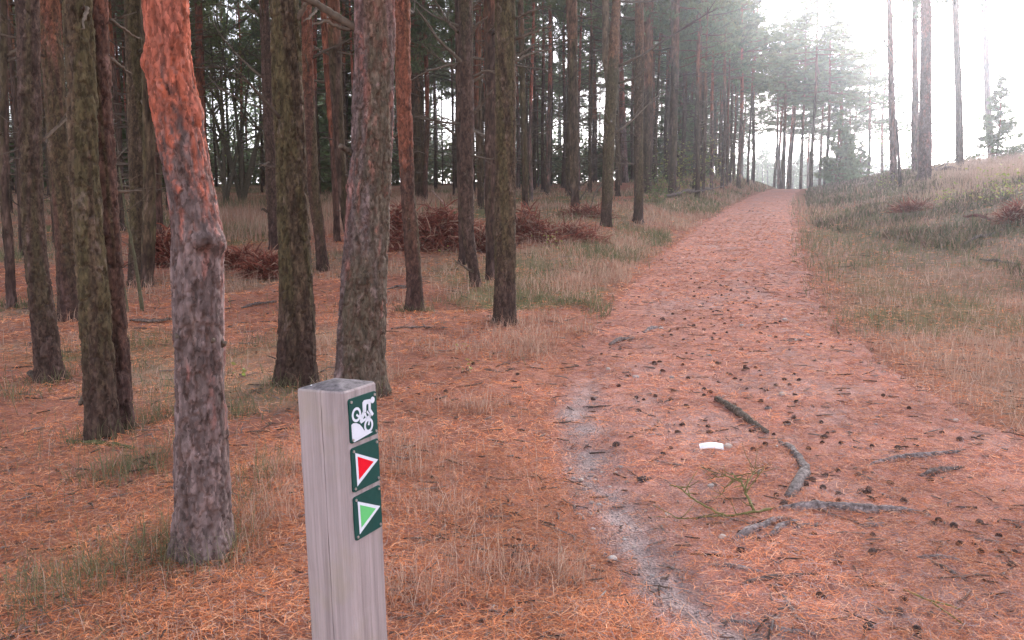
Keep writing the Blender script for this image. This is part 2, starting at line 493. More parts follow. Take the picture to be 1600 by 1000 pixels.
# ------------------------------------------------------------------ crowns (shared meshes)
def make_crown(seed, h, rad, nl, tufts, drop=.0, colr=(.045, .075, .04), sharp=False):
    r = np.random.default_rng(seed)
    lm = MB(); cen = []; dirs = []
    for k in range(nl):
        f = (k + r.random()) / nl
        z = h * f * .96
        prof = (1 - f) ** .8 * (.55 + .45 * math.sin(math.pi * min(1, f * 1.6 + .35))) if not sharp else (1 - f) * .95 + .05
        L = rad * max(.18, prof * 1.15) * (.65 + .5 * r.random())
        az = r.random() * 2 * math.pi
        el_ = -.12 + .75 * f + (r.random() - .5) * .3 - drop
        P = branch_pts((0, 0, z), (math.cos(az) * math.cos(el_), math.sin(az) * math.cos(el_), math.sin(el_)), L, 6, .22, seed * 100 + k)
        tube(lm, P, np.linspace(.03 * (1 - f) + .012, .006, len(P)), 4, np.array([.17, .085, .05]))
        nt_ = max(3, int(tufts * L / rad / nl * 1.6))
        for q in range(nt_):
            t = .35 + .65 * r.random() ** .8
            i = min(5, int(t * 6)); fr = t * 6 - i
            p = P[i] * (1 - fr) + P[min(i + 1, 6)] * fr
            sp = .30 * L * (1.25 - t) + .1
            p = p + (r.random(3) - .5) * np.array([2, 2, 1.0]) * sp
            cen.append(p); dd = P[min(i + 1, 6)] - P[max(i - 1, 0)]
            dirs.append(dd / np.linalg.norm(dd) + (r.random(3) - .5) * 1.2 + np.array([0, 0, .35]))
    cen = np.array(cen); dirs = np.array(dirs); dirs /= np.linalg.norm(dirs, axis=1)[:, None]
    nb = 14
    n = len(cen)
    D = dirs[:, None] * .75 + (r.random((n, nb, 3)) - .5) * 1.9
    D /= np.linalg.norm(D, axis=2)[..., None]
    Ln = (.10 + .09 * r.random((n, nb)))[..., None]
    side = np.cross(D, r.random((n, nb, 3)) - .5); side /= np.linalg.norm(side, axis=2)[..., None] + 1e-9
    b0 = cen[:, None] + (r.random((n, nb, 3)) - .5) * .09
    w = .015
    A = b0 - side * w; B = b0 + side * w; T = b0 + D * Ln
    Vv = np.stack([A, B, T], 2).reshape(-1, 3)
    tri = np.arange(n * nb * 3).reshape(-1, 3)
    base = np.array(colr)
    tint = base[None] * (.6 + .8 * r.random((n, 1))) + np.array([.03, .015, -.004])[None] * (r.random((n, 1)) ** 2) * 1.2
    cc = np.repeat(tint, nb * 3, 0)
    return Vv, tri, cc, lm

CROWNS = []; LIMBS = []
for k, (h_, rd, nl, tf) in enumerate([(6.5, 1.9, 46, 1500), (7.5, 1.7, 52, 1500), (5.5, 2.2, 42, 1500), (7.0, 2.3, 50, 1700)]):
    Vv, tri, cc, lm = make_crown(100 + k, h_, rd, nl, tf, colr=[(.14, .18, .085), (.13, .165, .085), (.155, .18, .08), (.125, .17, .09)][k])
    o = mk('crown', Vv, tri, M_leaf, colr=cc, smooth=False, link=False); CROWNS.append((o.data, h_))
    o2 = lm.build('limbs', M_twig, link=False); LIMBS.append(o2.data)
Vv, tri, cc, lm = make_crown(140, 4.6, 1.35, 60, 1900, sharp=True, colr=(.14, .19, .095))
YOUNG = mk('crown', Vv, tri, M_leaf, colr=cc, smooth=False, link=False).data; YOUNG_L = lm.build('limbs', M_twig, link=False).data

TRUNKS = []          # straight slim trunks, unit: radius .13, height 14
for k in range(6):
    zs = np.concatenate([np.linspace(-.3, 1.0, 16), np.linspace(1.15, 14, 50)])
    r_ = np.random.default_rng(300 + k)
    lean = (r_.random(2) - .5) * .5
    cx = lean[0] * (zs / 14) + .10 * np.sin(zs * (.35 + .2 * r_.random()) + k) * sstep(0, 3, zs)
    cq = lean[1] * (zs / 14) + .08 * np.sin(zs * (.3 + .2 * r_.random()) + 2 * k) * sstep(0, 3, zs)
    rr = .135 * (1 - .82 * np.clip(zs, 0, 14) / 14.2)
    tone = ['olive', 'brown', 'olive', 'red', 'brown', 'grey'][k]
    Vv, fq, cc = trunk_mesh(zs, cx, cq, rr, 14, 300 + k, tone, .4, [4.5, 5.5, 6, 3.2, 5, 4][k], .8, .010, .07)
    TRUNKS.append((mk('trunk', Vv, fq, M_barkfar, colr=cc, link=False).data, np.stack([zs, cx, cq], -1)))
DEADB = []           # bunches of dead lower branches for distant trees
for k in range(5):
    mb = MB(); r_ = np.random.default_rng(400 + k)
    for q in range(36):
        z = 1.0 + 7.2 * r_.random()
        dead_branch(mb, (0, 0, z), r_.random() * 6.28, (r_.random() - .35) * .7, .5 + 1.5 * r_.random() * (.4 + z / 8), .014 + .011 * r_.random(), 4000 + k * 100 + q, 3, ns=4)
    DEADB.append(mb.build('dead_branches', M_twig, link=False).data)

def child(name, data, parent, loc=(0, 0, 0), rz=0.0, sc=(1, 1, 1)):
    o = bpy.data.objects.new(name, data); col.objects.link(o); o.parent = parent
    o.location = loc; o.rotation_euler = (0, 0, rz); o.scale = sc
    return o

def add_crown(root, k, z, loc, rz, s, wide=1.0):
    c = child('crown', CROWNS[k][0], root, loc, rz, (s * wide, s * wide, s))
    l = child('limbs', LIMBS[k], c)
    return c

def far_tree(x, y, label, group, r=.13, hgt=14, cz=None, k=None, cs=1.0, dead=True, name='pine_tree', tilt=0.0, wide=1.0):
    rr_ = random.Random(int(x * 1000) ^ int(y * 777))
    k = rr_.randrange(6) if k is None else k
    z = float(H(x, y))
    root = empty(name, (x, y, z - .02), rr_.random() * 6.28)
    root.rotation_euler = (0, tilt, rr_.random() * 6.28 if not tilt else 0)
    sxy = r / .135; sz = hgt / 14
    child('trunk', TRUNKS[k][0], root, sc=(sxy, sxy, sz))
    ck = rr_.randrange(4)
    cz = hgt - CROWNS[ck][1] * cs * .97 if cz is None else cz
    tr = TRUNKS[k][1]
    cx = float(np.interp((cz + 2) / sz, tr[:, 0], tr[:, 1])) * sxy; cq = float(np.interp((cz + 2) / sz, tr[:, 0], tr[:, 2])) * sxy
    add_crown(root, ck, 0, (cx, cq, cz), rr_.random() * 6.28, cs, wide)
    if dead:
        d = child('dead_branches', DEADB[rr_.randrange(5)], root, sc=(1, 1, rr_.uniform(.8, 1.1))); d['kind'] = 'stuff'
    return tag(root, label, 'tree', group)

# ------------------------------------------------------------------ traced pines
PLACED = []
def pine(pts, label, tone='olive', moss=.4, orange_h=5.0, orange_amt=.8, hi=0, seed=1, branches=(), rand_br=6, lumps=(), hgt=13.5, group=None, stems=(), flare=.3, crown=True, cs=1.0, wide=.8):
    """pts: (column, row, width) of the trunk from its foot upward, in photograph pixels"""
    b = hit(pts[0][0], pts[0][1]); yb = b[1]
    PLACED.append((b[0], b[1]))
    q = []
    for (u, v, w) in pts:
        p = at(u, v, yb); q.append((p[2], p[0], w / F * depth(p) / 2))
    q = np.array(q); q[0, 0] = b[2]; q[:, 2] *= np.where(np.arange(len(q)) == 0, .92, 1)
    ztop = b[2] + hgt
    zl, xl_, rl = q[-1]
    slope = (q[-1, 1] - q[-2, 1]) / max(.2, q[-1, 0] - q[-2, 0])
    slope = float(np.clip(slope, -.06, .06))
    ext = np.array([[zl + 1.5, xl_ + slope * 1.2, rl * .94], [zl + 4, xl_ + slope * 2.0, rl * .78], [ztop, xl_ + slope * 2.5, max(.02, rl * .12)]])
    q = np.concatenate([q, ext])
    z0 = b[2]
    hi *= 1.28
    if hi:
        zs = np.concatenate([np.arange(z0 - .12, zl + .25, hi), np.linspace(zl + .3, ztop, 30)])
        ns = int(np.clip(2 * math.pi * np.median(q[:3, 2]) / hi, 28, 190))
    else:
        zs = np.concatenate([np.linspace(z0 - .15, z0 + .6, 10), np.linspace(z0 + .7, max(zl, z0 + 2), 45), np.linspace(max(zl, z0 + 2) + .2, ztop, 22)])
        ns = 22
    xs = np.interp(zs, q[:, 0], q[:, 1]); rs = np.interp(zs, q[:, 0], q[:, 2])
    if hi:
        m = int(.22 / hi) | 1
        k = zs < zl + .2
        xs[k] = _smooth(xs[k], m); rs[k] = _smooth(rs[k], m)
    rr_ = np.random.default_rng(seed + 5000)
    ysw = yb + .05 * np.sin((zs - z0) * .8 + seed) * sstep(0, 2, zs - z0)
    root = empty('pine_tree', (b[0], b[1], b[2]))
    ox, oy, oz = b
    dist = math.hypot(ox, oy)
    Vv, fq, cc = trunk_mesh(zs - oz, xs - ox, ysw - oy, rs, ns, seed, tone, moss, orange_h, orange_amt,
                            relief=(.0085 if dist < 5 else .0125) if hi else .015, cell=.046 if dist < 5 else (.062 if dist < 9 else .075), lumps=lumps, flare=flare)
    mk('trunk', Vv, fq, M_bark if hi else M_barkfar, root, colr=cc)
    def axis_at(z):
        return np.array([np.interp(z, zs, xs) - ox, np.interp(z, zs, ysw) - oy, z - oz]), float(np.interp(z, zs, rs))
    kk = 0
    for br in branches:                       # traced branches: list of (u,v) pixels, width px, depth drift
        uv, wpx, dy = br[:3]
        P = []
        for i_, (u, v) in enumerate(uv):
            p = at(u, v, yb + dy * i_ / max(1, len(uv) - 1)); P.append(p - b)
        P = np.array(P)
        t = np.linspace(0, 1, len(P)); tt_ = np.linspace(0, 1, max(8, 4 * len(P)))
        Q = np.stack([np.interp(tt_, t, P[:, j]) for j in range(3)], -1)
        Q[1:-1] += (rr_.random((len(Q) - 2, 3)) - .5) * .02
        mb = MB(); r0 = wpx / F * dist / 2
        tube(mb, Q, np.linspace(r0, r0 * (.3 if len(br) < 4 else br[3]), len(Q)), 7, TWC * 1.15, .12, seed + kk)
        for e in range(4):
            i_ = rr_.integers(2, len(Q) - 1); dd = Q[-1] - Q[0]; Ld = np.linalg.norm(dd); dd = dd / Ld + (rr_.random(3) - .5) * 1.3
            if Ld > .5:
                S = branch_pts(Q[i_], dd, Ld * (.15 + .25 * rr_.random()), 4, .3, seed + e)
                tube(mb, S, np.linspace(r0 * .4, r0 * .12, len(S)), 3, TWC)
        mb.build('dead_branch', M_twig, root); kk += 1
    if dist > 9 and rand_br > 3: rand_br = int(rand_br * 1.5)
    for i_ in range(rand_br):                 # other dead branches in whorls
        z = z0 + (.9 + 5.0 * rr_.random() if dist > 6 else .8 + 3.0 * rr_.random())
        p, r_ = axis_at(z)
        az = rr_.random() * 6.28
        L = (.1 + .15 * rr_.random()) if (z - z0 < 1.2 or rr_.random() < .35) else .6 + 1.6 * rr_.random()
        if math.sin(az) < -.2: L *= .45
        mb = MB(); dead_branch(mb, p + np.array([math.cos(az), math.sin(az), 0]) * r_ * .8, az, (rr_.random() - .3) * .8, L, min(.03, .012 + .009 * L) * (1.25 if dist > 14 else 1), seed * 50 + i_, 3 if L > .4 else 0)
        mb.build('dead_branch', M_twig, root)
    for sp in stems:                          # a second leader
        P = []
        for (u, v, w) in sp:
            p = at(u, v, yb); P.append(np.append(p - b, w / F * depth(p) / 2))
        P = np.array(P); d = P[-1, :3] - P[-2, :3]; d /= np.linalg.norm(d)
        P = np.concatenate([P, [np.append(P[-1, :3] + d * 4, P[-1, 3] * .5)]])
        t = np.arange(len(P)); t2 = np.linspace(0, len(P) - 1, 30)
        Q = np.stack([np.interp(t2, t, P[:, j]) for j in range(4)], -1)
        mb = MB(); tube(mb, Q[:, :3], Q[:, 3], 14, TONES[tone][1], .06, seed)
        mb.build('second_stem', M_barkfar, root)
    if crown:
        ck = seed % 4
        p, _ = axis_at(ztop - CROWNS[ck][1] * .95 * cs)
        add_crown(root, ck, 0, p, seed * 1.7, cs, wide)
    return tag(root, label, 'tree', group)

PI = math.pi
# the leaning red-barked tree and its close neighbours
pine([(318, 862, 84), (316, 760, 80), (314, 650, 75), (313, 560, 73), (312, 460, 73), (313, 385, 74), (311, 335, 68), (301, 290, 66), (294, 240, 66), (287, 200, 70), (276, 150, 68), (272, 100, 62), (266, 0, 64)],
     'large pine with bright orange-red flaking upper bark bending left above a swollen knot', 'grey', .12, 1.52, 1.0, hi=.0055, seed=3, rand_br=0,
     lumps=[(-.95, 1.36, .036, .5, .05), (-.3, 1.34, .03, .45, .06), (-2.1, .93, .028, .18, .035), (-1.1, .91, .012, .2, .02), (PI, 2.07, .03, .5, .06), (-.1, 1.88, .022, .5, .08), (-1.7, 1.98, .014, .4, .05), (-1.2, .62, .012, .4, .05)],
     branches=[([(285, 522), (277, 525)], 7, -.12, .8), ([(322, 538), (334, 533)], 6, -.1, .8), ([(345, 540), (354, 534)], 7, -.02, .7)], flare=.3)
pine([(160, 686, 48), (156, 600, 45), (150, 480, 44), (141, 380, 41), (134, 300, 40), (124, 130, 42), (116, 0, 42)],
     'olive mossy pine trunk twinned with a thinner dark trunk at its foot', 'olive', .65, 5, .5, hi=.007, seed=5, rand_br=3,
     lumps=[(-1.4, 1.5, .012, .5, .04), (-1.3, 2.2, .012, .4, .04)], branches=[([(137, 12), (130, 30), (128, 45)], 6, -.2), ([(133, 620), (126, 632)], 9, -.06, .7)])
pine([(191, 673, 34), (186, 560, 28), (176, 430, 27), (168, 300, 26), (162, 150, 27), (156, 0, 27)],
     'thin dark reddish pine trunk rising hard against the mossy trunk beside it', 'red', .25, 2.5, .4, hi=.008, seed=8, rand_br=3,
     branches=[([(170, 30), (200, 48), (222, 62)], 5, .3), ([(172, 92), (190, 105), (206, 115)], 6, .2)])
pine([(77, 594, 40), (70, 520, 35), (66, 480, 34), (56, 380, 31), (50, 300, 31), (44, 150, 32), (38, 0, 33)],
     'pine with dark scaly foot and a broken peg of wood at its left side', 'brown', .5, 5, .4, hi=.009, seed=11, rand_br=4, lumps=[(-1.2, 1.55, .012, .4, .04), (-1.9, 2.6, .014, .4, .04)])
pine([(108, 500, 31), (104, 420, 31), (96, 300, 31), (87, 150, 30), (79, 0, 29)],
     'brown pine with reddish top seen between the two mossy trunks at left', 'red', .5, 3.2, .6, hi=.012, seed=14, rand_br=5, branches=[([(75, 78), (62, 60), (50, 48)], 5, -.3)])
pine([(18, 482, 14), (16, 400, 13), (8, 300, 13), (5, 150, 11), (2, 0, 10)], 'slender pine at the left edge of the picture with bare side twigs', 'brown', .4, 5, .4, seed=17, rand_br=9)
pine([(214, 444, 28), (216, 300, 27), (213, 150, 25), (209, 0, 24)], 'thick olive pine directly behind the red-barked tree, left of its partner', 'olive', .5, 5, .4, hi=.014, seed=20, rand_br=5)
pine([(229, 450, 19), (233, 380, 20), (235, 300, 18), (231, 150, 17), (226, 0, 17)], 'slimmer mossy pine pressed against the right of a thick olive pine', 'olive', .7, 5, .3, seed=23, rand_br=3)
pine([(326, 335, 10), (322, 250, 11), (315, 200, 11), (312, 100, 10), (310, 0, 10)], 'thin pinkish pine just right of the red-barked tree', 'red', .05, 1.0, .7, seed=26, rand_br=4)
pine([(429, 389, 17), (425, 300, 16), (418, 150, 16), (411, 0, 14)], 'dark pine with long bare side branches reaching left', 'brown', .3, 5, .4, hi=.016, seed=29, rand_br=5,
     branches=[([(404, 24), (385, 8), (372, -6)], 4, .1), ([(411, 122), (380, 95), (352, 65), (328, 30)], 4, .5), ([(414, 172), (385, 160), (345, 140), (325, 120)], 3, .6), ([(418, 332), (411, 326), (408, 328)], 5, -.2), ([(404, 22), (370, 15), (340, 5)], 3, .5)])
pine([(462, 600, 60), (463, 540, 54), (463, 480, 52), (459, 400, 48), (454, 300, 46), (449, 150, 46), (443, 0, 41)],
     'stout olive-brown pine with furrowed foot standing left of the signpost', 'olive', .6, 6, .3, hi=.007, seed=32, rand_br=2, lumps=[(-1.5, 1.75, .01, .4, .03), (-1.1, 1.1, .01, .4, .05)],
     branches=[([(463, 30), (475, 12), (480, 2)], 9, -.1, .6)])
pine([(505, 422, 19), (500, 370, 17), (491, 300, 17), (482, 150, 18), (478, 0, 16)], 'slim reddish-brown pine seen between the stout pine and the grey pine', 'red', .3, 3, .5, hi=.016, seed=35, rand_br=6)
pine([(562, 616, 78), (564, 540, 72), (567, 450, 70), (572, 360, 67), (575, 300, 66), (581, 200, 62), (584, 100, 61), (585, 0, 60)],
     'broad grey-barked pine rising right behind the signpost', 'grey', .5, 2.4, .12, hi=.0065, seed=38, rand_br=0, lumps=[(-2.9, 1.62, .02, .3, .05), (-1.4, 1.1, .008, .4, .06)],
     branches=[([(556, 46), (530, 28), (500, 10), (470, -6)], 13, -.25, .7), ([(550, 45), (530, 42), (508, 32), (490, 38)], 7, -.3, .5), ([(548, 238), (538, 232), (531, 228)], 10, -.08, .8), ([(500, 10), (488, 22), (474, 34)], 6, -.3)])
pine([(548, 405, 13), (537, 300, 15), (529, 200, 17), (524, 100, 19), (520, 0, 19)], 'brown pine half hidden by the left edge of the grey pine', 'brown', .4, 4, .5, seed=41, rand_br=6)
pine([(527, 378, 10), (524, 300, 9), (514, 150, 10), (505, 0, 9)], 'thin orange-topped pine in the gap left of the grey pine', 'red', .2, 2.2, .8, seed=44, rand_br=5)
pine([(648, 486, 28), (647, 430, 24), (644, 390, 24), (638, 300, 22), (631, 150, 23), (628, 0, 24)],
     'red-brown pine with green moss band and purplish foot right of the grey pine', 'red', .35, 1.7, .75, hi=.012, seed=47, rand_br=4)
pine([(657, 315, 17), (657, 290, 18), (649, 150, 16), (643, 0, 15)], 'greyish pine close behind the red-brown pine, in front of dead bracken', 'olive', .2, 4, .5, seed=50, rand_br=7)
pine([(744, 447, 15), (737, 400, 17), (731, 360, 19), (729, 300, 21), (730, 150, 19), (727, 0, 22)],
     'dark pine with kinked foot bending right, many bare branches higher up', 'brown', .35, 4.6, .6, hi=.014, seed=53, rand_br=6,
     branches=[([(722, 98), (700, 102), (665, 112), (640, 126)], 5, -.5), ([(737, 180), (752, 164), (770, 140)], 6, -.3), ([(716, 50), (700, 35), (680, 0)], 5, -.3), ([(736, 52), (748, 36), (762, 26)], 6, -.2), ([(735, 110), (690, 68), (650, 12)], 6, -.6), ([(735, 122), (760, 110), (790, 120)], 5, -.4), ([(742, 428), (728, 418), (713, 410)], 5, -.5)])
pine([(728, 412, 20), (726, 350, 20), (722, 200, 19), (719, 0, 17)], 'dark pine mostly hidden behind the kinked pine, foot showing on its left', 'brown', .3, 5, .4, seed=56, rand_br=5)
pine([(788, 506, 36), (789, 430, 32), (790, 300, 31), (790, 150, 32), (789, 0, 32)],
     'straight olive pine beside the path, nearest to its left edge', 'olive', .6, 5.0, .5, hi=.009, seed=59, rand_br=2, lumps=[(-1.3, 2.4, .012, .5, .06)],
     branches=[([(803, 30), (820, 22), (862, 8)], 5, -.4), ([(804, 62), (830, 52), (862, 38)], 6, -.3), ([(804, 95), (830, 84), (862, 76)], 5, .4), ([(789, 66), (787, 30), (778, 4)], 6, -.2)])
pine([(768, 436, 18), (767, 360, 17), (767, 150, 18), (765, 0, 18)], 'narrow brown pine tucked behind the left side of the straight olive pine', 'brown', .35, 4, .5, seed=62, rand_br=5)
pine([(821, 326, 9), (820, 250, 9), (817, 150, 9), (813, 0, 9)], 'thin pole-like pine in the grass between thicker pines', 'olive', .4, 5, .4, seed=65, rand_br=8)
pine([(899, 328, 15), (897, 280, 13), (896, 150, 14), (893, 0, 17)], 'pine with upward-pointing dead twigs at its foot in pale grass', 'olive', .4, 4.5, .5, seed=68, rand_br=9,
     branches=[([(903, 316), (914, 300), (922, 280)], 3, -.3), ([(906, 290), (920, 282), (928, 270)], 3, -.3)])
pine([(947, 354, 17), (949, 300, 17), (952, 200, 18), (956, 130, 19), (959, 60, 14), (963, 0, 12)], 'olive pine that forks into two stems near the path', 'olive', .6, 4, .6, hi=.02, seed=71, rand_br=8,
     stems=[[(953, 140, 12), (947, 90, 12), (946, 0, 11)]],
     branches=[([(966, 104), (1000, 88), (1040, 62), (1080, 36), (1122, 12)], 5, -1.2), ([(940, 288), (930, 300), (922, 326)], 4, -.3), ([(966, 130), (990, 122), (1010, 108)], 4, -.4)])
pine([(997, 348, 16), (998, 300, 14), (998, 200, 14), (1000, 100, 13), (999, 0, 13)], 'olive pine at the path edge with a purplish foot beside green seedlings', 'olive', .5, 4.5, .5, hi=.02, seed=74, rand_br=8)
pine([(1010, 302, 14), (1012, 200, 15), (1012, 100, 14), (1011, 0, 14)], 'brown pine immediately right of and behind the olive pine at the path edge', 'brown', .4, 4, .5, seed=77, rand_br=7)
pine([(1050, 304, 13), (1052, 200, 13), (1055, 100, 12), (1055, 0, 13)], 'dark pine standing alone beside yellow-green saplings near the path', 'brown', .4, 5, .4, seed=80, rand_br=9)
pine([(1087, 296, 11), (1090, 200, 10), (1092, 100, 9), (1094, 0, 9)], 'left one of a close dark pair of pines by the path bend', 'brown', .3, 4, .5, seed=83, rand_br=8)
pine([(1097, 283, 9), (1100, 200, 9), (1102, 100, 8), (1104, 0, 8)], 'right one of a close dark pair of pines by the path bend', 'brown', .3, 4, .5, seed=86, rand_br=8)
for j, (u, v, w, ut, tone) in enumerate([(1022, 282, 9, 1016, 'brown'), (1032, 262, 10, 1028, 'grey'), (1078, 262, 7, 1068, 'brown'), (1116, 258, 8, 1115, 'red'), (977, 285, 11, 964, 'grey'), (930, 285, 7, 926, 'brown'), (880, 285, 8, 878, 'brown'), (845, 280, 8, 842, 'brown'), (968, 290, 8, 955, 'red')]):
    pine([(u, v, w), ((u + ut) / 2, v / 2, w * .95), (ut, 0, w * .9)], ['thin dark pine touching the right of the brown pine at the path edge', 'pale grey pine right of the brown pine at the path edge', 'thin dark pine leaning right, by the dark pair of pines', 'slim reddish pine just right of the dark pair of pines', 'pale grey pine leaning, right of the forked pine', 'thin brown pine left of the forked pine', 'slim brown pine left of the pine with upward twigs', 'slim brown pine right of the thin pole-like pine', 'thin reddish pine close behind the forked pine'][j], tone, .2, 3, .6, seed=90 + j, rand_br=5, group='middle-distance pines left of the path')
# the row on the crest, against the light
ORD = 'first second third fourth fifth sixth seventh eighth ninth tenth eleventh twelfth thirteenth fourteenth fifteenth sixteenth seventeenth eighteenth'.split()
ROW = [1129, 1139, 1163, 1170, 1177, 1184, 1190, 1199, 1206, 1213, 1226, 1239, 1263, 1271, 1289, 1298, 1304, 1148]
for j, (u, v, w, ut) in enumerate([(1129, 268, 7, 1131), (1139, 272, 5, 1138), (1163, 274, 9, 1161), (1170, 276, 7, 1167), (1177, 270, 5, 1175), (1184, 276, 5, 1186), (1190, 280, 6, 1188), (1199, 283, 6, 1196), (1206, 285, 8, 1200), (1213, 284, 7, 1206), (1226, 281, 4, 1226), (1239, 277, 9, 1237), (1263, 268, 4, 1262), (1271, 264, 9, 1268), (1289, 260, 7, 1278), (1298, 256, 4, 1297), (1304, 254, 4, 1306), (1148, 274, 6, 1150)]):
    pine([(u, v, w), ((u + ut) / 2, v / 2, w), (ut, 0, w * .9)], '%s pine from the left in the backlit row where the path tops the rise' % ORD[sorted(ROW).index(u)], ['brown', 'grey', 'red'][j % 3], .1, 3.5, .7, seed=120 + j, rand_br=4, hgt=15.5, cs=1.2, wide=1.7 if w > 5 else 1.0, group='backlit pines on the crest')
# right of the path
pine([(1396, 280, 11), (1396, 230, 11), (1395, 190, 10), (1392, 120, 8), (1389, 0, 7)], 'thin bleached pine with a broken stub leaning beside it on the heather bank', 'grey', .1, 5, .3, seed=150, rand_br=2, hgt=15)
pine([(1430, 270, 11), (1429, 200, 11), (1430, 100, 9), (1430, 0, 8)], 'pine half hidden behind the thickest trunk on the right bank', 'grey', .1, 5, .3, seed=153, rand_br=2, hgt=15)
pine([(1444, 281, 21), (1446, 230, 19), (1447, 150, 17), (1446, 0, 14)], 'thickest dark pine trunk on the right bank against white sky', 'grey', .1, 6, .3, hi=.025, seed=156, rand_br=2, hgt=16)
pine([(1500, 266, 12), (1499, 220, 11), (1497, 150, 10), (1494, 0, 9)], 'straight pine standing in pale grass behind fallen branches on the right bank', 'brown', .1, 6, .3, seed=159, rand_br=3, hgt=15)
pine([(1549, 250, 10), (1546, 200, 10), (1542, 120, 9), (1538, 0, 8)], 'bleached pine trunk rising just left of the small bushy conifer', 'grey', .1, 6, .3, seed=162, rand_br=3, hgt=15)
pine([(1597, 226, 8), (1596, 150, 8), (1594, 0, 7)], 'pine trunk at the very right edge of the picture', 'grey', .1, 6, .3, seed=165, rand_br=2, hgt=15)

# broken leaning stub
b = hit(1407, 292)
e = empty('broken_stub', b)
mb = MB(); P = np.array([at(u, v, b[1] + dy) - b for (u, v, dy) in [(1407, 296, 0), (1405, 260, 0), (1403, 225, 0), (1400, 186, .1)]])
tube(mb, P, [.075, .06, .05, .035], 9, (.11, .09, .085), .15, 3); mb.build('trunk', M_barkfar, e)
mb = MB(); dead_branch(mb, P[2], .4, .5, .7, .015, 71, 2); mb.build('dead_branch', M_twig, e)
tag(e, 'leaning broken snag in front of the thin bleached pine', 'dead tree')

# dead saplings behind the twin trunks
for (pts, lab) in [([(223, 486), (210, 400), (196, 330), (186, 262)], 'thin mossy dead sapling leaning left behind the twin trunks'), ([(199, 488), (190, 430), (184, 380), (176, 300)], 'short bare dead sapling close to the twin trunks')]:
    b = hit(*pts[0]); e = empty('dead_sapling', b)
    P = np.array([at(u, v, b[1] + .05 * k) - b for k, (u, v) in enumerate(pts)])
    t2 = np.linspace(0, len(P) - 1, 16); P = np.stack([np.interp(t2, np.arange(len(P)), P[:, j]) for j in range(3)], -1)
    P[0, 2] -= .06
    mb = MB(); tube(mb, P, np.linspace(.026, .010, 16), 7, (.095, .085, .05), .12, 5); mb.build('stem', M_twig, e)
    for k in range(6):
        mb = MB(); dead_branch(mb, P[4 + k * 2 - (k > 4)], random.uniform(0, 6.28), .5, random.uniform(.25, .7), .008, 900 + k + int(b[0] * 10), 2); mb.build('branch', M_twig, e)
    tag(e, lab, 'dead sapling')

# understory broadleaf with forking dark stems behind
def leaf_cloud(mb, cen, n, spread, size, cols, seed, flat=.5):
    r = np.random.default_rng(seed)
    cen = np.asarray(cen)
    p = cen[r.integers(0, len(cen), n)] + r.normal(0, 1, (n, 3)) * spread
    d = r.normal(0, 1, (n, 3)); d[:, 2] *= flat; d /= np.linalg.norm(d, axis=1)[:, None]
    up = np.array([0, 0, 1.0])[None] + r.normal(0, .6, (n, 3))
    s = np.cross(d, up); s /= np.linalg.norm(s, axis=1)[:, None] + 1e-9
    L = (size * (.6 + .8 * r.random(n)))[:, None]
    nn = np.cross(s, d)
    A = p; B = p + d * L * .5 + s * L * .28 + nn * L * .08; C = p + d * L; D = p + d * L * .5 - s * L * .28 + nn * L * .08
    Vv = np.stack([A, B, C, D], 1).reshape(-1, 3)
    i = np.arange(n)[:, None] * 4
    tri = np.concatenate([i + np.array([[0, 1, 2]]), i + np.array([[0, 2, 3]])])
    cols = np.asarray(cols, float)
    cc = np.repeat(cols[r.integers(0, len(cols), n)] * (.7 + .6 * r.random((n, 1))), 4, 0)
    mb.add(Vv, None, tri, cc)

def broadleaf(u, v, label, stems, hgt, leaves, cols, seed, spread=.5, size=.09, name='understory_tree', cat='tree', group=None, rad=.045, leafz=.45, lean=.35, y=None):
    b = hit(u, v)
    if y is not None:
        b = at(u, v, y); b[2] = float(H(b[0], b[1]))
    e = empty(name, b); r = np.random.default_rng(seed)
    cen = []
    for k in range(stems):
        az = r.random() * 6.28; d = np.array([math.cos(az) * lean, math.sin(az) * lean, 1.0])
        mb = MB(); P = branch_pts((0, 0, -.08), d, hgt * (.7 + .3 * r.random()), 9, .18, seed * 7 + k)
        tube(mb, P, np.linspace(rad, rad * .2, len(P)), 7, (.115, .098, .072), .1, seed)
        s = mb.build('stem', M_twig, e)
        for q in range(5):
            i_ = r.integers(3, 9); dd = np.array([r.normal(), r.normal(), .8])
            Q = branch_pts(P[i_], dd, hgt * (.15 + .22 * r.random()), 5, .3, seed * 70 + k * 10 + q)
            mb = MB(); tube(mb, Q, np.linspace(rad * .45, rad * .1, len(Q)), 5, (.115, .098, .072)); mb.build('branch', M_twig, s)
            cen += [x for x in Q[2:] if x[2] > hgt * leafz * .7]
        cen += [x for x in P if x[2] > hgt * leafz]
    if not cen: cen = [np.array([0, 0, hgt * .8])]
    mb = MB(); leaf_cloud(mb, cen, leaves, spread, size, cols, seed)
    mb.build('crown', M_broad, e, smooth=False)
    return tag(e, label, cat, group)
LG = [(.15, .20, .065), (.19, .22, .07), (.11, .16, .055)]
LY = [(.30, .32, .08), (.22, .27, .07), (.36, .33, .10)]
broadleaf(378, 318, 'dark many-stemmed broadleaf tree forking low between the red-barked and stout pines', 5, 8.5, 2600, LG, 501, .75, .10, rad=.10, leafz=.5, lean=.28)
broadleaf(352, 322, 'spindly greenish broadleaf tree left of the forking dark one', 3, 8, 1800, LG, 502, .8, .10, rad=.08, leafz=.45, lean=.15)

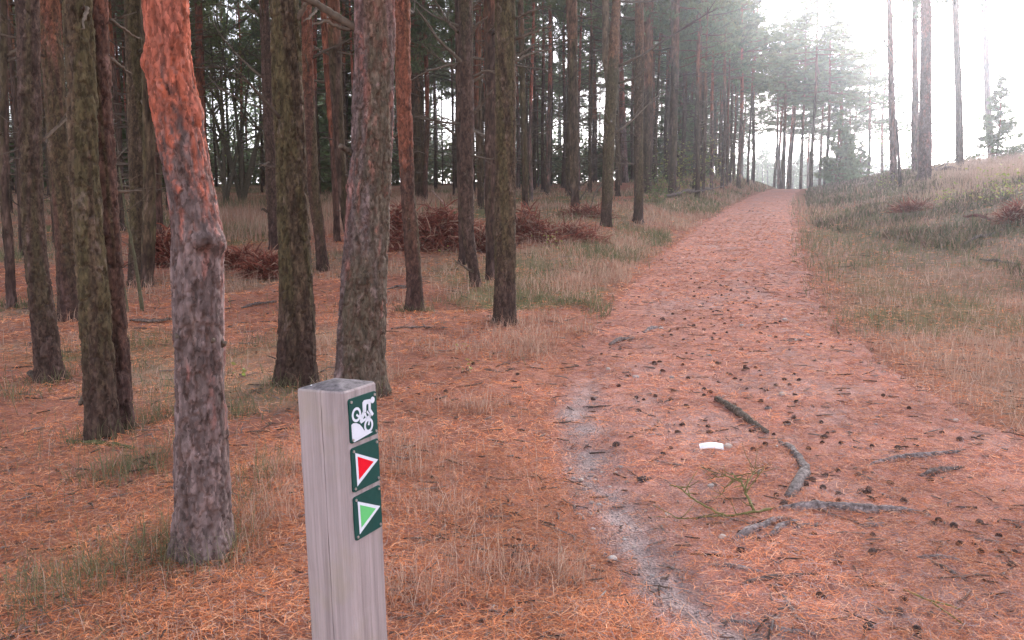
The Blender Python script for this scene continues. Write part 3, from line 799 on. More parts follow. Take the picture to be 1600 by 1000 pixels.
# ------------------------------------------------------------------ the rest of the wood
def project(p):
    d = np.asarray(p) - CAM
    fw = d[1] * math.cos(PITCH) - d[2] * math.sin(PITCH); upc = d[1] * math.sin(PITCH) + d[2] * math.cos(PITCH)
    return 800 + F * d[0] / fw, 500 - F * upc / fw
def crestzone(u, y):
    a = 'above the yellow-green saplings' if u < 1065 else 'behind the dark pair of pines' if u < 1105 else 'right of the dark pair of pines' if u < 1145 else 'left of where the path ends' if u < 1190 else 'over the end of the path' if u < 1240 else 'right of where the path ends' if u < 1280 else 'at the edge of the clearing'
    return a + (', nearer' if y < 55 else ', farther' if y < 66 else ', farthest' if y < 77 else ', past the rise')
TN = ['slim olive', 'slim brown', 'straight olive', 'slim reddish', 'straight brown', 'slim greyish']
ZONES = [(60, 'seen left of the dark-footed pine'), (130, 'seen between the first two big trunks'), (205, 'seen beside the twin trunks'), (300, 'seen left of the red-barked tree'), (345, 'seen just right of the red-barked tree'),
         (425, 'seen left of the stout pine'), (500, 'seen behind the stout pine'), (555, 'seen left of the grey pine'), (625, 'seen right of the grey pine'), (690, 'seen right of the red-brown pine'), (760, 'seen by the kinked pine'),
         (830, 'seen right of the straight olive pine'), (900, 'seen above the small bracken heap'), (960, 'seen left of the forked pine'), (1030, 'seen right of the forked pine'), (1090, 'seen by the yellow-green saplings'), (9999, 'seen by the bend of the path')]
def zone(u): return next(t for (m, t) in ZONES if u < m)
placed = list(PLACED); cnt = 0
tries = 0
while cnt < 275 and tries < 14000:
    tries += 1
    y = 18 + 42 * random.random() ** .8; x = random.uniform(-.66 * y - 2, float(path_l(y)) - 1.2)
    u, v = project((x, y, float(H(x, y))))
    if y < 26 and u > 300: continue
    if 328 < u < 418 and (y < 40 or tries % 2): continue
    if y < 34 and u > 840: continue
    if any((x - a) ** 2 + (y - b_) ** 2 < (1.25 + .012 * y) ** 2 for a, b_ in placed): continue
    placed.append((x, y)); cnt += 1
    kk = random.randrange(6)
    lab = '%s pine %s in the wood, %s' % (TN[kk], 'not far back' if y < 34 else ('far back' if y < 48 else 'at the back'), zone(u)); grp = 'deep wood pines'
    far_tree(x, y, lab, grp, r=random.uniform(.05, .11), hgt=random.uniform(11.5, 15), cs=random.uniform(.85, 1.1), wide=.6, k=kk)
# trees past the crest on both sides of the path
for (x0, y0) in [(10, 72), (13.5, 75), (16, 70), (22.5, 72), (25, 78), (28, 74), (19, 80), (30, 84), (33, 80), (12, 84), (6, 78), (24, 90), (2, 74), (-2, 80), (21, 84), (26, 84), (29, 92), (33, 96), (35, 90), (22, 96), (18, 90), (36, 84), (38, 96)]:
    far_tree(x0, y0, 'tall pine past the crest, ' + crestzone(800 + F * x0 / y0, y0), 'pines past the crest', r=.16, hgt=15.5, cs=1.25, wide=1.6)
for (u0, y0) in [(1040, 44), (1062, 50), (1085, 47), (1108, 52), (1132, 56), (1150, 50), (1120, 60), (1172, 62), (1075, 58), (1142, 66), (1262, 60), (1283, 64), (1246, 68), (1300, 70), (1230, 74), (1205, 78)]:
    far_tree((u0 - 800) / F * y0, y0, 'broad-crowned pine on the rise, ' + crestzone(u0, y0), 'broad-crowned pines near the crest', r=.13, hgt=14.5, cs=1.15, wide=1.6)
# young pines filling the wood with green
def young(x, y, s, label, group, name='young_pine'):
    z = float(H(x, y)); e = empty(name, (x, y, z - .03), random.random() * 6.28)
    child('trunk', TRUNKS[1][0], e, sc=(.42 * s, .42 * s, .34 * s))
    c = child('crown', YOUNG, e, (0, 0, .35 * s), 0, (s, s, s)); child('limbs', YOUNG_L, c)
    return tag(e, label, 'conifer', group)
for k in range(22):
    y = random.uniform(42, 60); x = random.uniform(-.64 * y, float(path_l(y)) - 5)
    if 318 < project((x, y, 3))[0] < 430 or 640 < project((x, y, 3))[0] < 780: continue
    young(x, y, random.uniform(.8, 1.7), 'bushy young pine %s in the wood, %s' % ('far back' if y < 50 else 'at the back', zone(project((x, y, float(H(x, y))))[0])), 'young pines deep in the wood')
p = at(1558, 235, 46); young(p[0], 46, .95, 'small bushy blue-green conifer on the right skyline', None)
for (u, y, s) in [(1310, 62, 1.1), (1328, 66, .8), (1345, 70, .75), (1322, 75, 1.2)]:
    p = at(u, 260, y); young(p[0], y, s, {1310: 'young pine on the skyline nearest the path crest', 1328: 'small young pine on the skyline left of a round bush', 1345: 'smallest young pine on the skyline above a round bush', 1322: 'taller young pine on the skyline behind two others'}[u], 'young pines by the crest')

# distant wood that reads as one mass
def distant(name, y0, y1, u0, u1, n, ztop, dens, seed, label, trunkcol=(.06, .05, .045)):
    r = np.random.default_rng(seed); mb = MB()
    for k in range(n):
        y = r.uniform(y0, y1); u = r.uniform(u0, u1); 
        if 325 < u < 420 and k % 2: continue
        p = at(u, 300, y); x = p[0]; z = float(H(x, y)); h = ztop * (.75 + .4 * r.random())
        tube(mb, [(x, y, z - .3), (x + r.normal() * .2, y, z + h * .5), (x + r.normal() * .3, y, z + h)], [.16, .12, .04], 5, trunkcol)
        m = dens
        f = r.random(m) ** .8; zz = z + h * (.3 + .72 * f); rr_ = 2.3 * (1.08 - f) * np.sqrt(r.random(m)) + .2; a = r.random(m) * 6.28
        c = np.stack([x + rr_ * np.cos(a), y + rr_ * np.sin(a), zz], -1)
        d = r.normal(0, 1, (m, 3)); d /= np.linalg.norm(d, axis=1)[:, None]; s = np.cross(d, r.normal(0, 1, (m, 3))); s /= np.linalg.norm(s, axis=1)[:, None]
        Vv = np.stack([c - s * .10, c + s * .10, c + d * .55], 1).reshape(-1, 3)
        mb.add(Vv, None, np.arange(3 * m).reshape(-1, 3), np.repeat(np.array([.14, .19, .10])[None] * (.6 + .8 * r.random((m, 1))), 3, 0))
    tag(mb.build(name, M_leaf, smooth=False), label, 'woodland', kind='stuff')
distant('distant_woodland', 72, 115, -40, 1130, 100, 12, 240, 61, 'mass of distant pines closing the left wood')
def thicket(name, y0, y1, u0, u1, n, hmax, seed, label):
    r = np.random.default_rng(seed); mb = MB()
    y = r.uniform(y0, y1, n); u = r.uniform(u0, u1, n); x = (u - 800) / F * y
    keep_ = x < path_l(y) - 3; x = x[keep_]; y = y[keep_]
    hh = hmax * (.25 + .75 * fbm(x * .35, y * .35, seed)) * r.random(len(x)) ** .7
    cen = np.stack([x, y, H(x, y) + hh], -1)
    leaf_cloud(mb, cen, len(x) * 5, .35, .30, [(.15, .20, .09), (.19, .21, .10), (.13, .18, .09), (.24, .22, .12)], seed)
    for k in range(120):
        i_ = r.integers(0, len(x)); p = cen[i_].copy(); p[2] = float(H(p[0], p[1])) - .1
        tube(mb, branch_pts(p, (r.normal() * .25, r.normal() * .25, 1), hmax * (.6 + r.random()), 5, .2, seed + k), np.linspace(.04, .012, 6), 4, (.10, .085, .065))
    tag(mb.build(name, M_broad, smooth=False), label, 'undergrowth', kind='stuff')
thicket('undergrowth', 54, 66, -60, 1100, 9000, 3.6, 66, 'pale green undergrowth closing the far side of the left wood')
distant('distant_treeline', 150, 190, 1120, 1420, 80, 13, 420, 62, 'low far treeline showing beyond the crest of the path')

# ------------------------------------------------------------------ the waymarker post
pa = R(64.5); PW = .115
Pc = at(529, 604, 1.72); pz = float(H(Pc[0], Pc[1]))
post = empty('waymarker_post', (Pc[0] + .032, Pc[1], pz))
post.rotation_mode = 'ZYX'
post.rotation_euler = (R(.3), R(-1.55), pa)
# local axes: +X is along the sign face (front corner to right corner); the sign face looks to local -Y, the plain face to local -X
hp = Pc[2] - pz + .001
w2 = PW / 2; ch = .0045
sec = [(-w2 + ch, -w2), (w2 - ch, -w2), (w2, -w2 + ch), (w2, w2 - ch), (w2 - ch, w2), (-w2 + ch, w2), (-w2, w2 - ch),
       (-w2, -.0022), (-w2 + .004, -.003), (-w2, -.0038), (-w2, -w2 + ch)]
mb = MB()
zs = np.concatenate([np.linspace(-.25, hp, 60)])
rg = np.random.default_rng(4)
S = np.array(sec); n = len(S)
V = []
for z in zs:
    q = S + rg.normal(0, .00035, S.shape)
    q[8, 0] = -w2 + .0008 + .0035 * float(vnoise(z * 9, 3)); q[7:10, 1] += .0025 * (float(vnoise(z * 4, 8)) - .5)
    V.append(np.column_stack([q, np.full(n, z)]))
V = np.concatenate(V)
k = len(V)
top = np.column_stack([S * .965, np.full(n, hp + .004)])
V = np.concatenate([V, top])
mb.add(V, ringfaces(len(zs) + 1, n))
def mat_postwood():
    m, nt, b = new_mat('weathered_wood')
    tc = nd(nt, 'ShaderNodeTexCoord'); mp = nd(nt, 'ShaderNodeMapping'); mp.inputs['Scale'].default_value = (26, 26, .9)
    nt.links.new(tc.outputs['Object'], mp.inputs['Vector'])
    n1 = nd(nt, 'ShaderNodeTexNoise'); n1.inputs['Scale'].default_value = 2.2; n1.inputs['Detail'].default_value = 7; n1.inputs['Roughness'].default_value = .6
    nt.links.new(mp.outputs[0], n1.inputs['Vector'])
    mp2 = nd(nt, 'ShaderNodeMapping'); mp2.inputs['Scale'].default_value = (160, 160, 3.5); nt.links.new(tc.outputs['Object'], mp2.inputs['Vector'])
    n2 = nd(nt, 'ShaderNodeTexNoise'); n2.inputs['Scale'].default_value = 1.6; n2.inputs['Detail'].default_value = 4; nt.links.new(mp2.outputs[0], n2.inputs['Vector'])
    n3 = nd(nt, 'ShaderNodeTexNoise'); n3.inputs['Scale'].default_value = 9; n3.inputs['Detail'].default_value = 5; nt.links.new(tc.outputs['Object'], n3.inputs['Vector'])
    rp = nd(nt, 'ShaderNodeValToRGB'); cr = rp.color_ramp
    cr.elements[0].position = .28; cr.elements[0].color = (.235, .19, .185, 1); cr.elements[1].position = .72; cr.elements[1].color = (.42, .35, .345, 1)
    x = cr.elements.new(.5); x.color = (.34, .285, .28, 1)
    nt.links.new(n1.outputs['Fac'], rp.inputs['Fac'])
    mr = nd(nt, 'ShaderNodeMapRange'); mr.inputs['From Min'].default_value = .35; mr.inputs['From Max'].default_value = .68; mr.inputs['To Min'].default_value = .88; mr.inputs['To Max'].default_value = 1.05
    nt.links.new(n2.outputs['Fac'], mr.inputs['Value'])
    mu = nd(nt, 'ShaderNodeVectorMath', operation='MULTIPLY'); nt.links.new(rp.outputs['Color'], mu.inputs[0]); nt.links.new(mr.outputs['Result'], mu.inputs[1])
    st = nd(nt, 'ShaderNodeMapRange'); st.inputs['From Min'].default_value = .5; st.inputs['From Max'].default_value = .75; st.inputs['To Max'].default_value = .6
    nt.links.new(n3.outputs['Fac'], st.inputs['Value'])
    mx = nd(nt, 'ShaderNodeMix', data_type='RGBA'); nt.links.new(st.outputs['Result'], mx.inputs[0]); nt.links.new(mu.outputs['Vector'], mx.inputs[6]); mx.inputs[7].default_value = (.30, .255, .175, 1)
    nt.links.new(mx.outputs[2], b.inputs['Base Color'])
    b.inputs['Roughness'].default_value = .88; b.inputs['Specular IOR Level'].default_value = .2
    bp = nd(nt, 'ShaderNodeBump'); bp.inputs['Strength'].default_value = .35; bp.inputs['Distance'].default_value = .004
    nt.links.new(n2.outputs['Fac'], bp.inputs['Height']); nt.links.new(bp.outputs['Normal'], b.inputs['Normal'])
    return m
M_post = mat_postwood()
shaft = mb.build('shaft', M_post, post, smooth=False)
mb = MB(); mb.add(np.concatenate([top, top * np.array([.5, .5, 1]) + np.array([0, 0, .008]), [[0, 0, hp + .0155]]]), ringfaces(2, n), [(n + j, n + (j + 1) % n, 2 * n) for j in range(n)])
m_, nt_, b_ = new_mat('weathered_end_grain')
n_1 = nd(nt_, 'ShaderNodeTexNoise'); n_1.inputs['Scale'].default_value = 60; n_1.inputs['Detail'].default_value = 8; n_1.inputs['Roughness'].default_value = .7
t_1 = nd(nt_, 'ShaderNodeTexCoord'); nt_.links.new(t_1.outputs['Object'], n_1.inputs['Vector'])
r_1 = nd(nt_, 'ShaderNodeValToRGB'); r_1.color_ramp.elements[0].position = .35; r_1.color_ramp.elements[0].color = (.075, .065, .068, 1); r_1.color_ramp.elements[1].position = .75; r_1.color_ramp.elements[1].color = (.26, .23, .235, 1)
nt_.links.new(n_1.outputs['Fac'], r_1.inputs['Fac']); nt_.links.new(r_1.outputs['Color'], b_.inputs['Base Color']); b_.inputs['Roughness'].default_value = .9; b_.inputs['Specular IOR Level'].default_value = .2
mb.build('end_grain_top', m_, post, smooth=False)
M_plate = plain('sign_green', (.010, .06, .05), .6, .15); M_white = plain('sign_white', (.66, .69, .76), .7, .15); M_red = plain('sign_red', (.72, .004, .02), .7, .1)
M_lime = plain('sign_lime', (.13, .52, .17), .7, .1); M_screw = plain('screw_steel', (.55, .53, .52), .35, metal=.8); M_nail = plain('bird_dropping', (.8, .8, .8), .8)

def poly2d(mb, pts, z0, z1):
    """prism of a simple polygon given in plate coordinates (right, down from the top left, 0..1)"""
    bm = bmesh.new()
    lo = [bm.verts.new((p[0], p[1], z0)) for p in pts]; hi_ = [bm.verts.new((p[0], p[1], z1)) for p in pts]
    f = bm.faces.new(hi_); n = len(pts)
    for j in range(n): bm.faces.new((lo[j], lo[(j + 1) % n], hi_[(j + 1) % n], hi_[j]))
    bmesh.ops.triangulate(bm, faces=bm.faces[:])
    bm.verts.index_update()
    V = np.array([v.co[:] for v in bm.verts]); T = np.array([[v.index for v in q.verts] for q in bm.faces])
    bm.free(); mb.add(V, None, T)

PLW, PLH = .094, .090
def plate_obj(name, shapes, mat, parent, ztop, z0, z1):
    """shapes in plate coordinates -> mesh on the sign face (local -Y) with its top at ztop"""
    mb = MB()
    for s in shapes: poly2d(mb, s, z0, z1)
    V = np.concatenate(mb.v)
    L = np.column_stack([(V[:, 0] - .5) * PLW + .003, -w2 - V[:, 2], ztop - V[:, 1] * PLH])
    mb.v = [L]
    o = mb.build(name, mat, parent, smooth=False)
    return o
def circ(cx, cy, r, n=20, ry=None):
    ry = r if ry is None else ry
    return [(cx + r * math.cos(a), cy + ry * math.sin(a)) for a in np.arange(n) / n * 2 * PI]
def rrect(x0, y0, x1, y1, r):
    out = []
    for (cx, cy, a0) in [(x1 - r, y1 - r, 0), (x0 + r, y1 - r, 90), (x0 + r, y0 + r, 180), (x1 - r, y0 + r, 270)]:
        for a in range(0, 91, 15): out.append((cx + r * math.cos(R(a0 + a)), cy + r * math.sin(R(a0 + a))))
    return out
def bar(p, q, w):
    dx, dy = q[0] - p[0], q[1] - p[1]; L = math.hypot(dx, dy); nx, ny = -dy / L * w / 2, dx / L * w / 2
    return [(p[0] + nx, p[1] + ny), (q[0] + nx, q[1] + ny), (q[0] - nx, q[1] - ny), (p[0] - nx, p[1] - ny)]
def ring(cx, cy, ro, ri, n=24):
    out = []
    for k in range(n):
        a, b_ = k / n * 2 * PI, (k + 1) / n * 2 * PI
        out.append([(cx + ro * math.cos(a), cy + ro * math.sin(a)), (cx + ro * math.cos(b_), cy + ro * math.sin(b_)), (cx + ri * math.cos(b_), cy + ri * math.sin(b_)), (cx + ri * math.cos(a), cy + ri * math.sin(a))])
    return out
for k, (ztop, lab) in enumerate([(hp - .0135, 'dark green plate with white downhill cyclist'), (hp - .1135, 'dark green plate with white-edged red triangle'), (hp - .2135, 'dark green plate with white-edged light green triangle')]):
    pl = plate_obj('sign_plate', [rrect(0, 0, 1, 1, .07)], M_plate, post, ztop, -.0004, .003)
    pl['label'] = lab
    for (sx, sy) in ((.075, .075), (.925, .075), (.075, .925), (.925, .925)):
        plate_obj('screw', [circ(sx, sy, .032, 12)], M_screw, pl, ztop, .003, .0048)
    if k == 0:
        sh = ring(.24, .39, .165, .105) + ring(.66, .73, .165, .105)
        plate_obj('wheels', sh, M_white, pl, ztop, .003, .0034)
        body = [[(.47, .17), (.53, .125), (.76, .145), (.775, .21), (.72, .245), (.62, .235), (.60, .27), (.585, .40), (.47, .42)],
                bar((.73, .20), (.72, .40), .085), bar((.72, .38), (.83, .53), .075), bar((.52, .40), (.42, .50), .11), bar((.42, .47), (.38, .60), .085),
                circ(.845, .185, .075, 18)]
        plate_obj('rider', body, M_white, pl, ztop, .0031, .0036)
        fr = [bar((.24, .39), (.46, .56), .05), bar((.38, .60), (.76, .52), .06), bar((.55, .42), (.60, .58), .05), bar((.62, .40), (.76, .54), .045), bar((.74, .48), (.66, .73), .055)]
        plate_obj('bicycle_frame', fr, M_white, pl, ztop, .0029, .0033)
        plate_obj('slope', [[(.045, .575), (.12, .555), (.22, .575), (.33, .63), (.42, .72), (.48, .80), (.60, .85), (.80, .915), (.12, .985), (.055, .95)]], M_white, pl, ztop, .003, .0035)
    else:
        plate_obj('triangle_border', [[(.13, .12), (.95, .50), (.15, .89)]], M_white, pl, ztop, .003, .0033)
        plate_obj('triangle', [[(.205, .225), (.775, .50), (.22, .755)]], M_red if k == 1 else M_lime, pl, ztop, .0031, .0037)
mb = MB(); mb.add(np.array([[.004 * math.cos(a) * 1.3, .0035 * math.sin(a), 0] for a in np.arange(10) / 10 * 2 * PI] + [[0, 0, .0012]]) + np.array([-.036, .034, hp + .0085]), None, [(j, (j + 1) % 10, 10) for j in range(10)])
mb.build('white_spot', M_nail, post)
tag(post, 'grey weathered square wooden post carrying three small green trail plates', 'signpost')

# ------------------------------------------------------------------ things lying on the ground
def lay(uv, wpx, name, label, cat, colr, sink=.3, group=None, mat=None, seed=0, taper=(.6, 1.0, .5), lift=0.0, twig=0):
    P = np.array([hit(u, v) for (u, v) in uv])
    L = np.concatenate([[0], np.cumsum(np.linalg.norm(np.diff(P, axis=0), axis=1))])
    n = int(max(10, L[-1] / .02)); n = min(n, 60)
    s = np.linspace(0, L[-1], n)
    x = np.interp(s, L, P[:, 0]); y = np.interp(s, L, P[:, 1])
    m = max(3, n // 7) | 1
    if len(uv) > 2: x = np.concatenate([x[:1], _smooth(x, m)[1:-1], x[-1:]]); y = np.concatenate([y[:1], _smooth(y, m)[1:-1], y[-1:]])
    r = np.random.default_rng(seed)
    x = x + (vnoise(s * 14, seed) - .5) * .012; y = y + (vnoise(s * 14, seed + 5.5) - .5) * .012
    d = math.hypot(*P[len(P) // 2][:2])
    r0 = wpx / F * d / 2 * (1.05 if name == 'exposed_root' else 1.0)
    rad = np.interp(np.linspace(0, 1, n), [0, .45, 1], taper) * r0 * (1 + .25 * (vnoise(s * 22, seed + 2) - .5))
    tq = np.linspace(0, 1, n); z = H(x, y) + .006 + rad * (1 - 2 * sink) + lift
    if name == 'exposed_root': z = z - rad * 1.0 * np.clip(1 - np.sin(PI * tq) * 2.2, 0, 1) - .003 * vnoise(s * 9, seed + 3)
    rootn = np.array([x[n // 2], y[n // 2], float(H(x[n // 2], y[n // 2]))])
    e = empty(name, rootn)
    mb = MB(); Q = np.stack([x, y, z], -1) - rootn
    tube(mb, Q, rad, 10, colr, .10, seed)
    mb.build('wood', mat or M_root, e)
    for k in range(twig):
        i_ = r.integers(2, n - 2); dd = Q[-1] - Q[0]; Ld = np.linalg.norm(dd); dd = dd / Ld + r.normal(0, .6, 3) * np.array([1, 1, .3]); dd[2] = abs(dd[2]) * .5
        S = branch_pts(Q[i_], dd, Ld * (.12 + .2 * r.random()), 4, .3, seed + k); S[:, 2] = np.maximum(S[:, 2], .01 + H(S[:, 0] + rootn[0], S[:, 1] + rootn[1]) - rootn[2])
        mb = MB(); tube(mb, S, np.linspace(r0 * .45, r0 * .15, len(S)), 5, colr); mb.build('twig', mat or M_root, e)
    return tag(e, label, cat, group)
RC = (.23, .185, .175); RD = (.16, .125, .112)
lay([(1120, 627), (1150, 647), (1180, 668), (1199, 679)], 12, 'fallen_stick', 'thick barked stick lying diagonally on the path above the bent root', 'stick', (.15, .12, .095), .12, seed=1, taper=(.75, 1.1, .6))
lay([(1215, 688), (1240, 707), (1253, 725), (1258, 742), (1246, 762), (1231, 778)], 15, 'exposed_root', 'lichened root bending like a hook in the middle of the path', 'root', (.22, .185, .17), .3, seed=2, taper=(.5, .9, 1.2))
lay([(1210, 797), (1260, 797), (1330, 800), (1400, 801), (1450, 803)], 17, 'exposed_root', 'long thick root lying straight across the path', 'root', RC, .33, seed=3, taper=(.8, 1.1, .5))
lay([(1146, 848), (1175, 833), (1205, 819), (1235, 811)], 16, 'exposed_root', 'humped root slanting up to the end of the long straight root', 'root', RC, .35, seed=4, taper=(1.0, .9, .5))
lay([(1202, 842), (1222, 825), (1250, 815)], 13, 'exposed_root', 'short forked root stub below the long straight root', 'root', RC, .4, seed=5)
lay([(1238, 829), (1262, 823), (1284, 823)], 10, 'exposed_root', 'small root knuckle just right of the short forked stub', 'root', RC, .4, seed=6)
lay([(1354, 729), (1400, 719), (1450, 715), (1508, 704)], 9, 'exposed_root', 'slim curved root on the right of the path, upper of two', 'root', RC, .25, seed=7)
lay([(1438, 746), (1470, 739), (1507, 731)], 10, 'exposed_root', 'short root just below the slim curved root on the right', 'root', RD, .3, seed=8)
lay([(1338, 825), (1360, 824), (1385, 821)], 10, 'exposed_root', 'short root lump under the right half of the long straight root', 'root', RC, .4, seed=9)
lay([(1155, 914), (1205, 906), (1240, 902), (1282, 900)], 9, 'exposed_root', 'thin wavy root low in the path below the humped root', 'root', RD, .3, seed=10)
lay([(1198, 917), (1225, 916), (1254, 921)], 8, 'exposed_root', 'little root piece just beneath the thin wavy root', 'root', RD, .35, seed=11)
lay([(1222, 930), (1235, 952), (1246, 970)], 9, 'exposed_root', 'pale root sliver pointing at the viewer near the bottom edge', 'root', (.26, .22, .21), .4, seed=12)
lay([(1432, 873), (1465, 873), (1507, 879)], 10, 'exposed_root', 'flat root by the lower right, above a split stick', 'root', RC, .4, seed=13)
lay([(1452, 879), (1480, 894), (1507, 909)], 7, 'fallen_stick', 'split stick slanting down right below the flat root', 'stick', RD, .2, seed=14)
lay([(1105, 884), (1150, 887), (1200, 897)], 9, 'exposed_root', 'half-buried pale root left of the thin wavy root', 'root', (.25, .21, .20), .45, seed=15)
lay([(1080, 868), (1115, 871), (1160, 873)], 4, 'fallen_stick', 'thin dark twig on the path above the half-buried pale root', 'stick', (.08, .055, .045), .1, seed=16)
lay([(952, 541), (970, 533), (992, 531)], 9, 'fallen_stick', 'short grey stick far up the left side of the path', 'stick', (.22, .17, .15), .25, seed=17)
lay([(1006, 521), (1018, 515), (1030, 512)], 8, 'exposed_root', 'small grey root lump beyond the short grey stick', 'root', (.24, .2, .19), .4, seed=18)
lay([(1120, 970), (1180, 978), (1240, 990), (1300, 996)], 10, 'exposed_root', 'pale root at the bottom edge of the picture', 'root', (.25, .21, .20), .42, seed=19)
# left floor
lay([(104, 693), (150, 697), (210, 703)], 9, 'fallen_stick', 'mossy green stick lying in front of the twin trunks', 'stick', (.13, .12, .055), .1, seed=20)
lay([(378, 484), (405, 478), (432, 474)], 5, 'fallen_branch', 'bare dark twiggy branch on the needles left of the stout pine', 'branch', RD, -.2, seed=21, twig=4)
lay([(205, 503), (240, 506), (285, 500)], 6, 'fallen_branch', 'grey branch in the needles left of the red-barked tree', 'branch', (.17, .13, .11), .0, seed=22, twig=3)
lay([(612, 516), (660, 513), (700, 514)], 4, 'fallen_branch', 'thin branch lying flat in front of the red-brown pine', 'branch', RD, .0, seed=23, twig=2)
lay([(602, 455), (620, 450), (640, 452), (660, 446)], 4, 'fallen_branch', 'dark forked branch between the grey pine and the bracken', 'branch', RD, -.3, seed=24, twig=5)
lay([(862, 362), (890, 360), (925, 365)], 5, 'fallen_branch', 'brown log end lying beside the small bracken heap near the path', 'branch', (.16, .09, .07), .0, seed=25, twig=3)
lay([(1040, 310), (1065, 307), (1090, 300), (1112, 297)], 6, 'fallen_branch', 'dark fallen branch at the foot of the pair of pines by the bend', 'branch', RD, -.2, seed=26, twig=5)
e = lay([(45, 588), (50, 594), (55, 598)], 8, 'wooden_peg', 'broken peg of wood poking from the needles beside a dark-footed pine', 'wood peg', (.10, .075, .06), -.4, seed=27)
# right bank
lay([(1455, 255), (1490, 262), (1540, 261), (1575, 264)], 5, 'fallen_branch', 'long bare branch lying across the right bank behind the thickest pine', 'branch', (.10, .075, .07), -2.0, seed=28, twig=5)
lay([(1456, 270), (1500, 272), (1545, 269)], 5, 'fallen_branch', 'second bare branch on the right bank under the long one', 'branch', (.12, .08, .075), -1.0, seed=29, twig=4)
lay([(1505, 342), (1530, 343), (1552, 349)], 5, 'fallen_branch', 'reddish branch in the brush at the right, below the bright leaves', 'branch', (.15, .06, .05), -.5, seed=30, twig=3)
lay([(1532, 408), (1565, 413), (1600, 416)], 4, 'fallen_stick', 'thin stick in dry grass at the right edge', 'stick', RD, -.3, seed=31)
lay([(1502, 387), (1530, 376), (1556, 366)], 4, 'fallen_branch', 'twig rising out of dry grass left of the red brush', 'branch', RD, -1.0, seed=32, twig=3)

# branch leaning on the bracken
b = hit(731, 380); e = empty('leaning_branch', b)
mb = MB(); P = np.array([at(u, v, b[1] + dy) - b for (u, v, dy) in [(731, 371, 0), (715, 348, .1), (700, 325, .2), (674, 297, .35)]]); P[0, 2] = -.03
t2 = np.linspace(0, 3, 14); tube(mb, np.stack([np.interp(t2, range(4), P[:, j]) for j in range(3)], -1), np.linspace(.03, .018, 14), 6, (.30, .20, .16), .1, 2); mb.build('wood', M_root, e)
tag(e, 'pale bare branch slanting over the big heap of dead bracken', 'branch')

# mossy branch on the path
b = hit(1205, 802); e = empty('mossy_branch', b)
MOSS = (.17, .15, .055)
def grounded(uvh):
    out = []
    for (u, v, h) in uvh:
        p = hit(u, v + 0.0); out.append([p[0] - b[0], p[1] - b[1], float(H(p[0], p[1])) - b[2] + h])
    return np.array(out)
for (pts, w) in [([(1206, 800, .015), (1175, 808, .025), (1130, 812, .02), (1085, 795, .05), (1062, 778, .06), (1047, 766, .03)], .0075), ([(1130, 812, .02), (1095, 814, .02), (1058, 815, .015)], .005),
                 ([(1178, 806, .03), (1166, 790, .06), (1158, 778, .09), (1145, 764, .08)], .0085), ([(1163, 785, .08), (1176, 768, .1), (1180, 752, .08)], .0045), ([(1158, 778, .09), (1130, 770, .10), (1105, 762, .05)], .0045), ([(1150, 770, .09), (1135, 780, .07), (1118, 786, .02)], .004)]:
    P = grounded(pts); t2 = np.linspace(0, len(P) - 1, 5 * len(P)); Q = np.stack([np.interp(t2, range(len(P)), P[:, j]) for j in range(3)], -1)
    Q += (rng.random(Q.shape) - .5) * .008
    mb = MB(); tube(mb, Q, np.linspace(w, w * .4, len(Q)), 6, MOSS, .15, 3)
    for k in range(9):
        i_ = rng.integers(2, len(Q)); dd = rng.normal(0, 1, 3); dd[2] = abs(dd[2]) * .5
        S = branch_pts(Q[i_], dd, .06 + .12 * rng.random(), 4, .4, 70 + k); S[:, 2] = np.maximum(S[:, 2], Q[:, 2].min() * .2)
        tube(mb, S, np.linspace(w * .45, w * .2, len(S)), 4, np.array(MOSS) * (.7 + .5 * rng.random()))
    mb.build('twig', M_twig, e)
tag(e, 'broken twiggy branch covered in yellow-green moss lying on the path', 'branch')
b = hit(1420, 930); e = empty('mossy_branch', b)
for (pts, w) in [([(1412, 925, .01), (1450, 945, .02), (1480, 953, .02), (1505, 958, .01)], .005), ([(1455, 948, .02), (1490, 972, .02), (1522, 994, .01)], .004)]:
    P = grounded(pts); t2 = np.linspace(0, len(P) - 1, 16); Q = np.stack([np.interp(t2, range(len(P)), P[:, j]) for j in range(3)], -1)
    mb = MB(); tube(mb, Q, np.linspace(w, w * .5, len(Q)), 6, (.20, .17, .06), .15, 3); mb.build('twig', M_twig, e)
tag(e, 'thin forked greenish twig near the lower right corner', 'branch')

# white strip of litter, bark scrap
b = hit(1111, 704); sc = depth(b) / F
mb = MB(); n = 14; L = 37 * sc
xs = np.linspace(-L / 2, L / 2, n); z = .026 + .014 * (1 - (xs / (L / 2)) ** 2)
prof = [(-.022, -.004), (-.022, .004), (.022, .012), (.022, .004)]
V = np.concatenate([np.column_stack([xs[i] * np.ones(4) + 0, [p[0] for p in prof], z[i] + np.array([p[1] for p in prof])]) for i in range(n)])
mb.add(V, np.concatenate([ringfaces(n, 4), [[0, 1, 2, 3], [(n - 1) * 4 + 3, (n - 1) * 4 + 2, (n - 1) * 4 + 1, (n - 1) * 4]]]))
o = mb.build('litter_strip', plain('white_plastic', (.86, .86, .86), .5)); o.location = b; o.rotation_euler = (R(28), 0, R(-3))
tag(o, 'small curved white strip of litter lying on the path', 'litter')

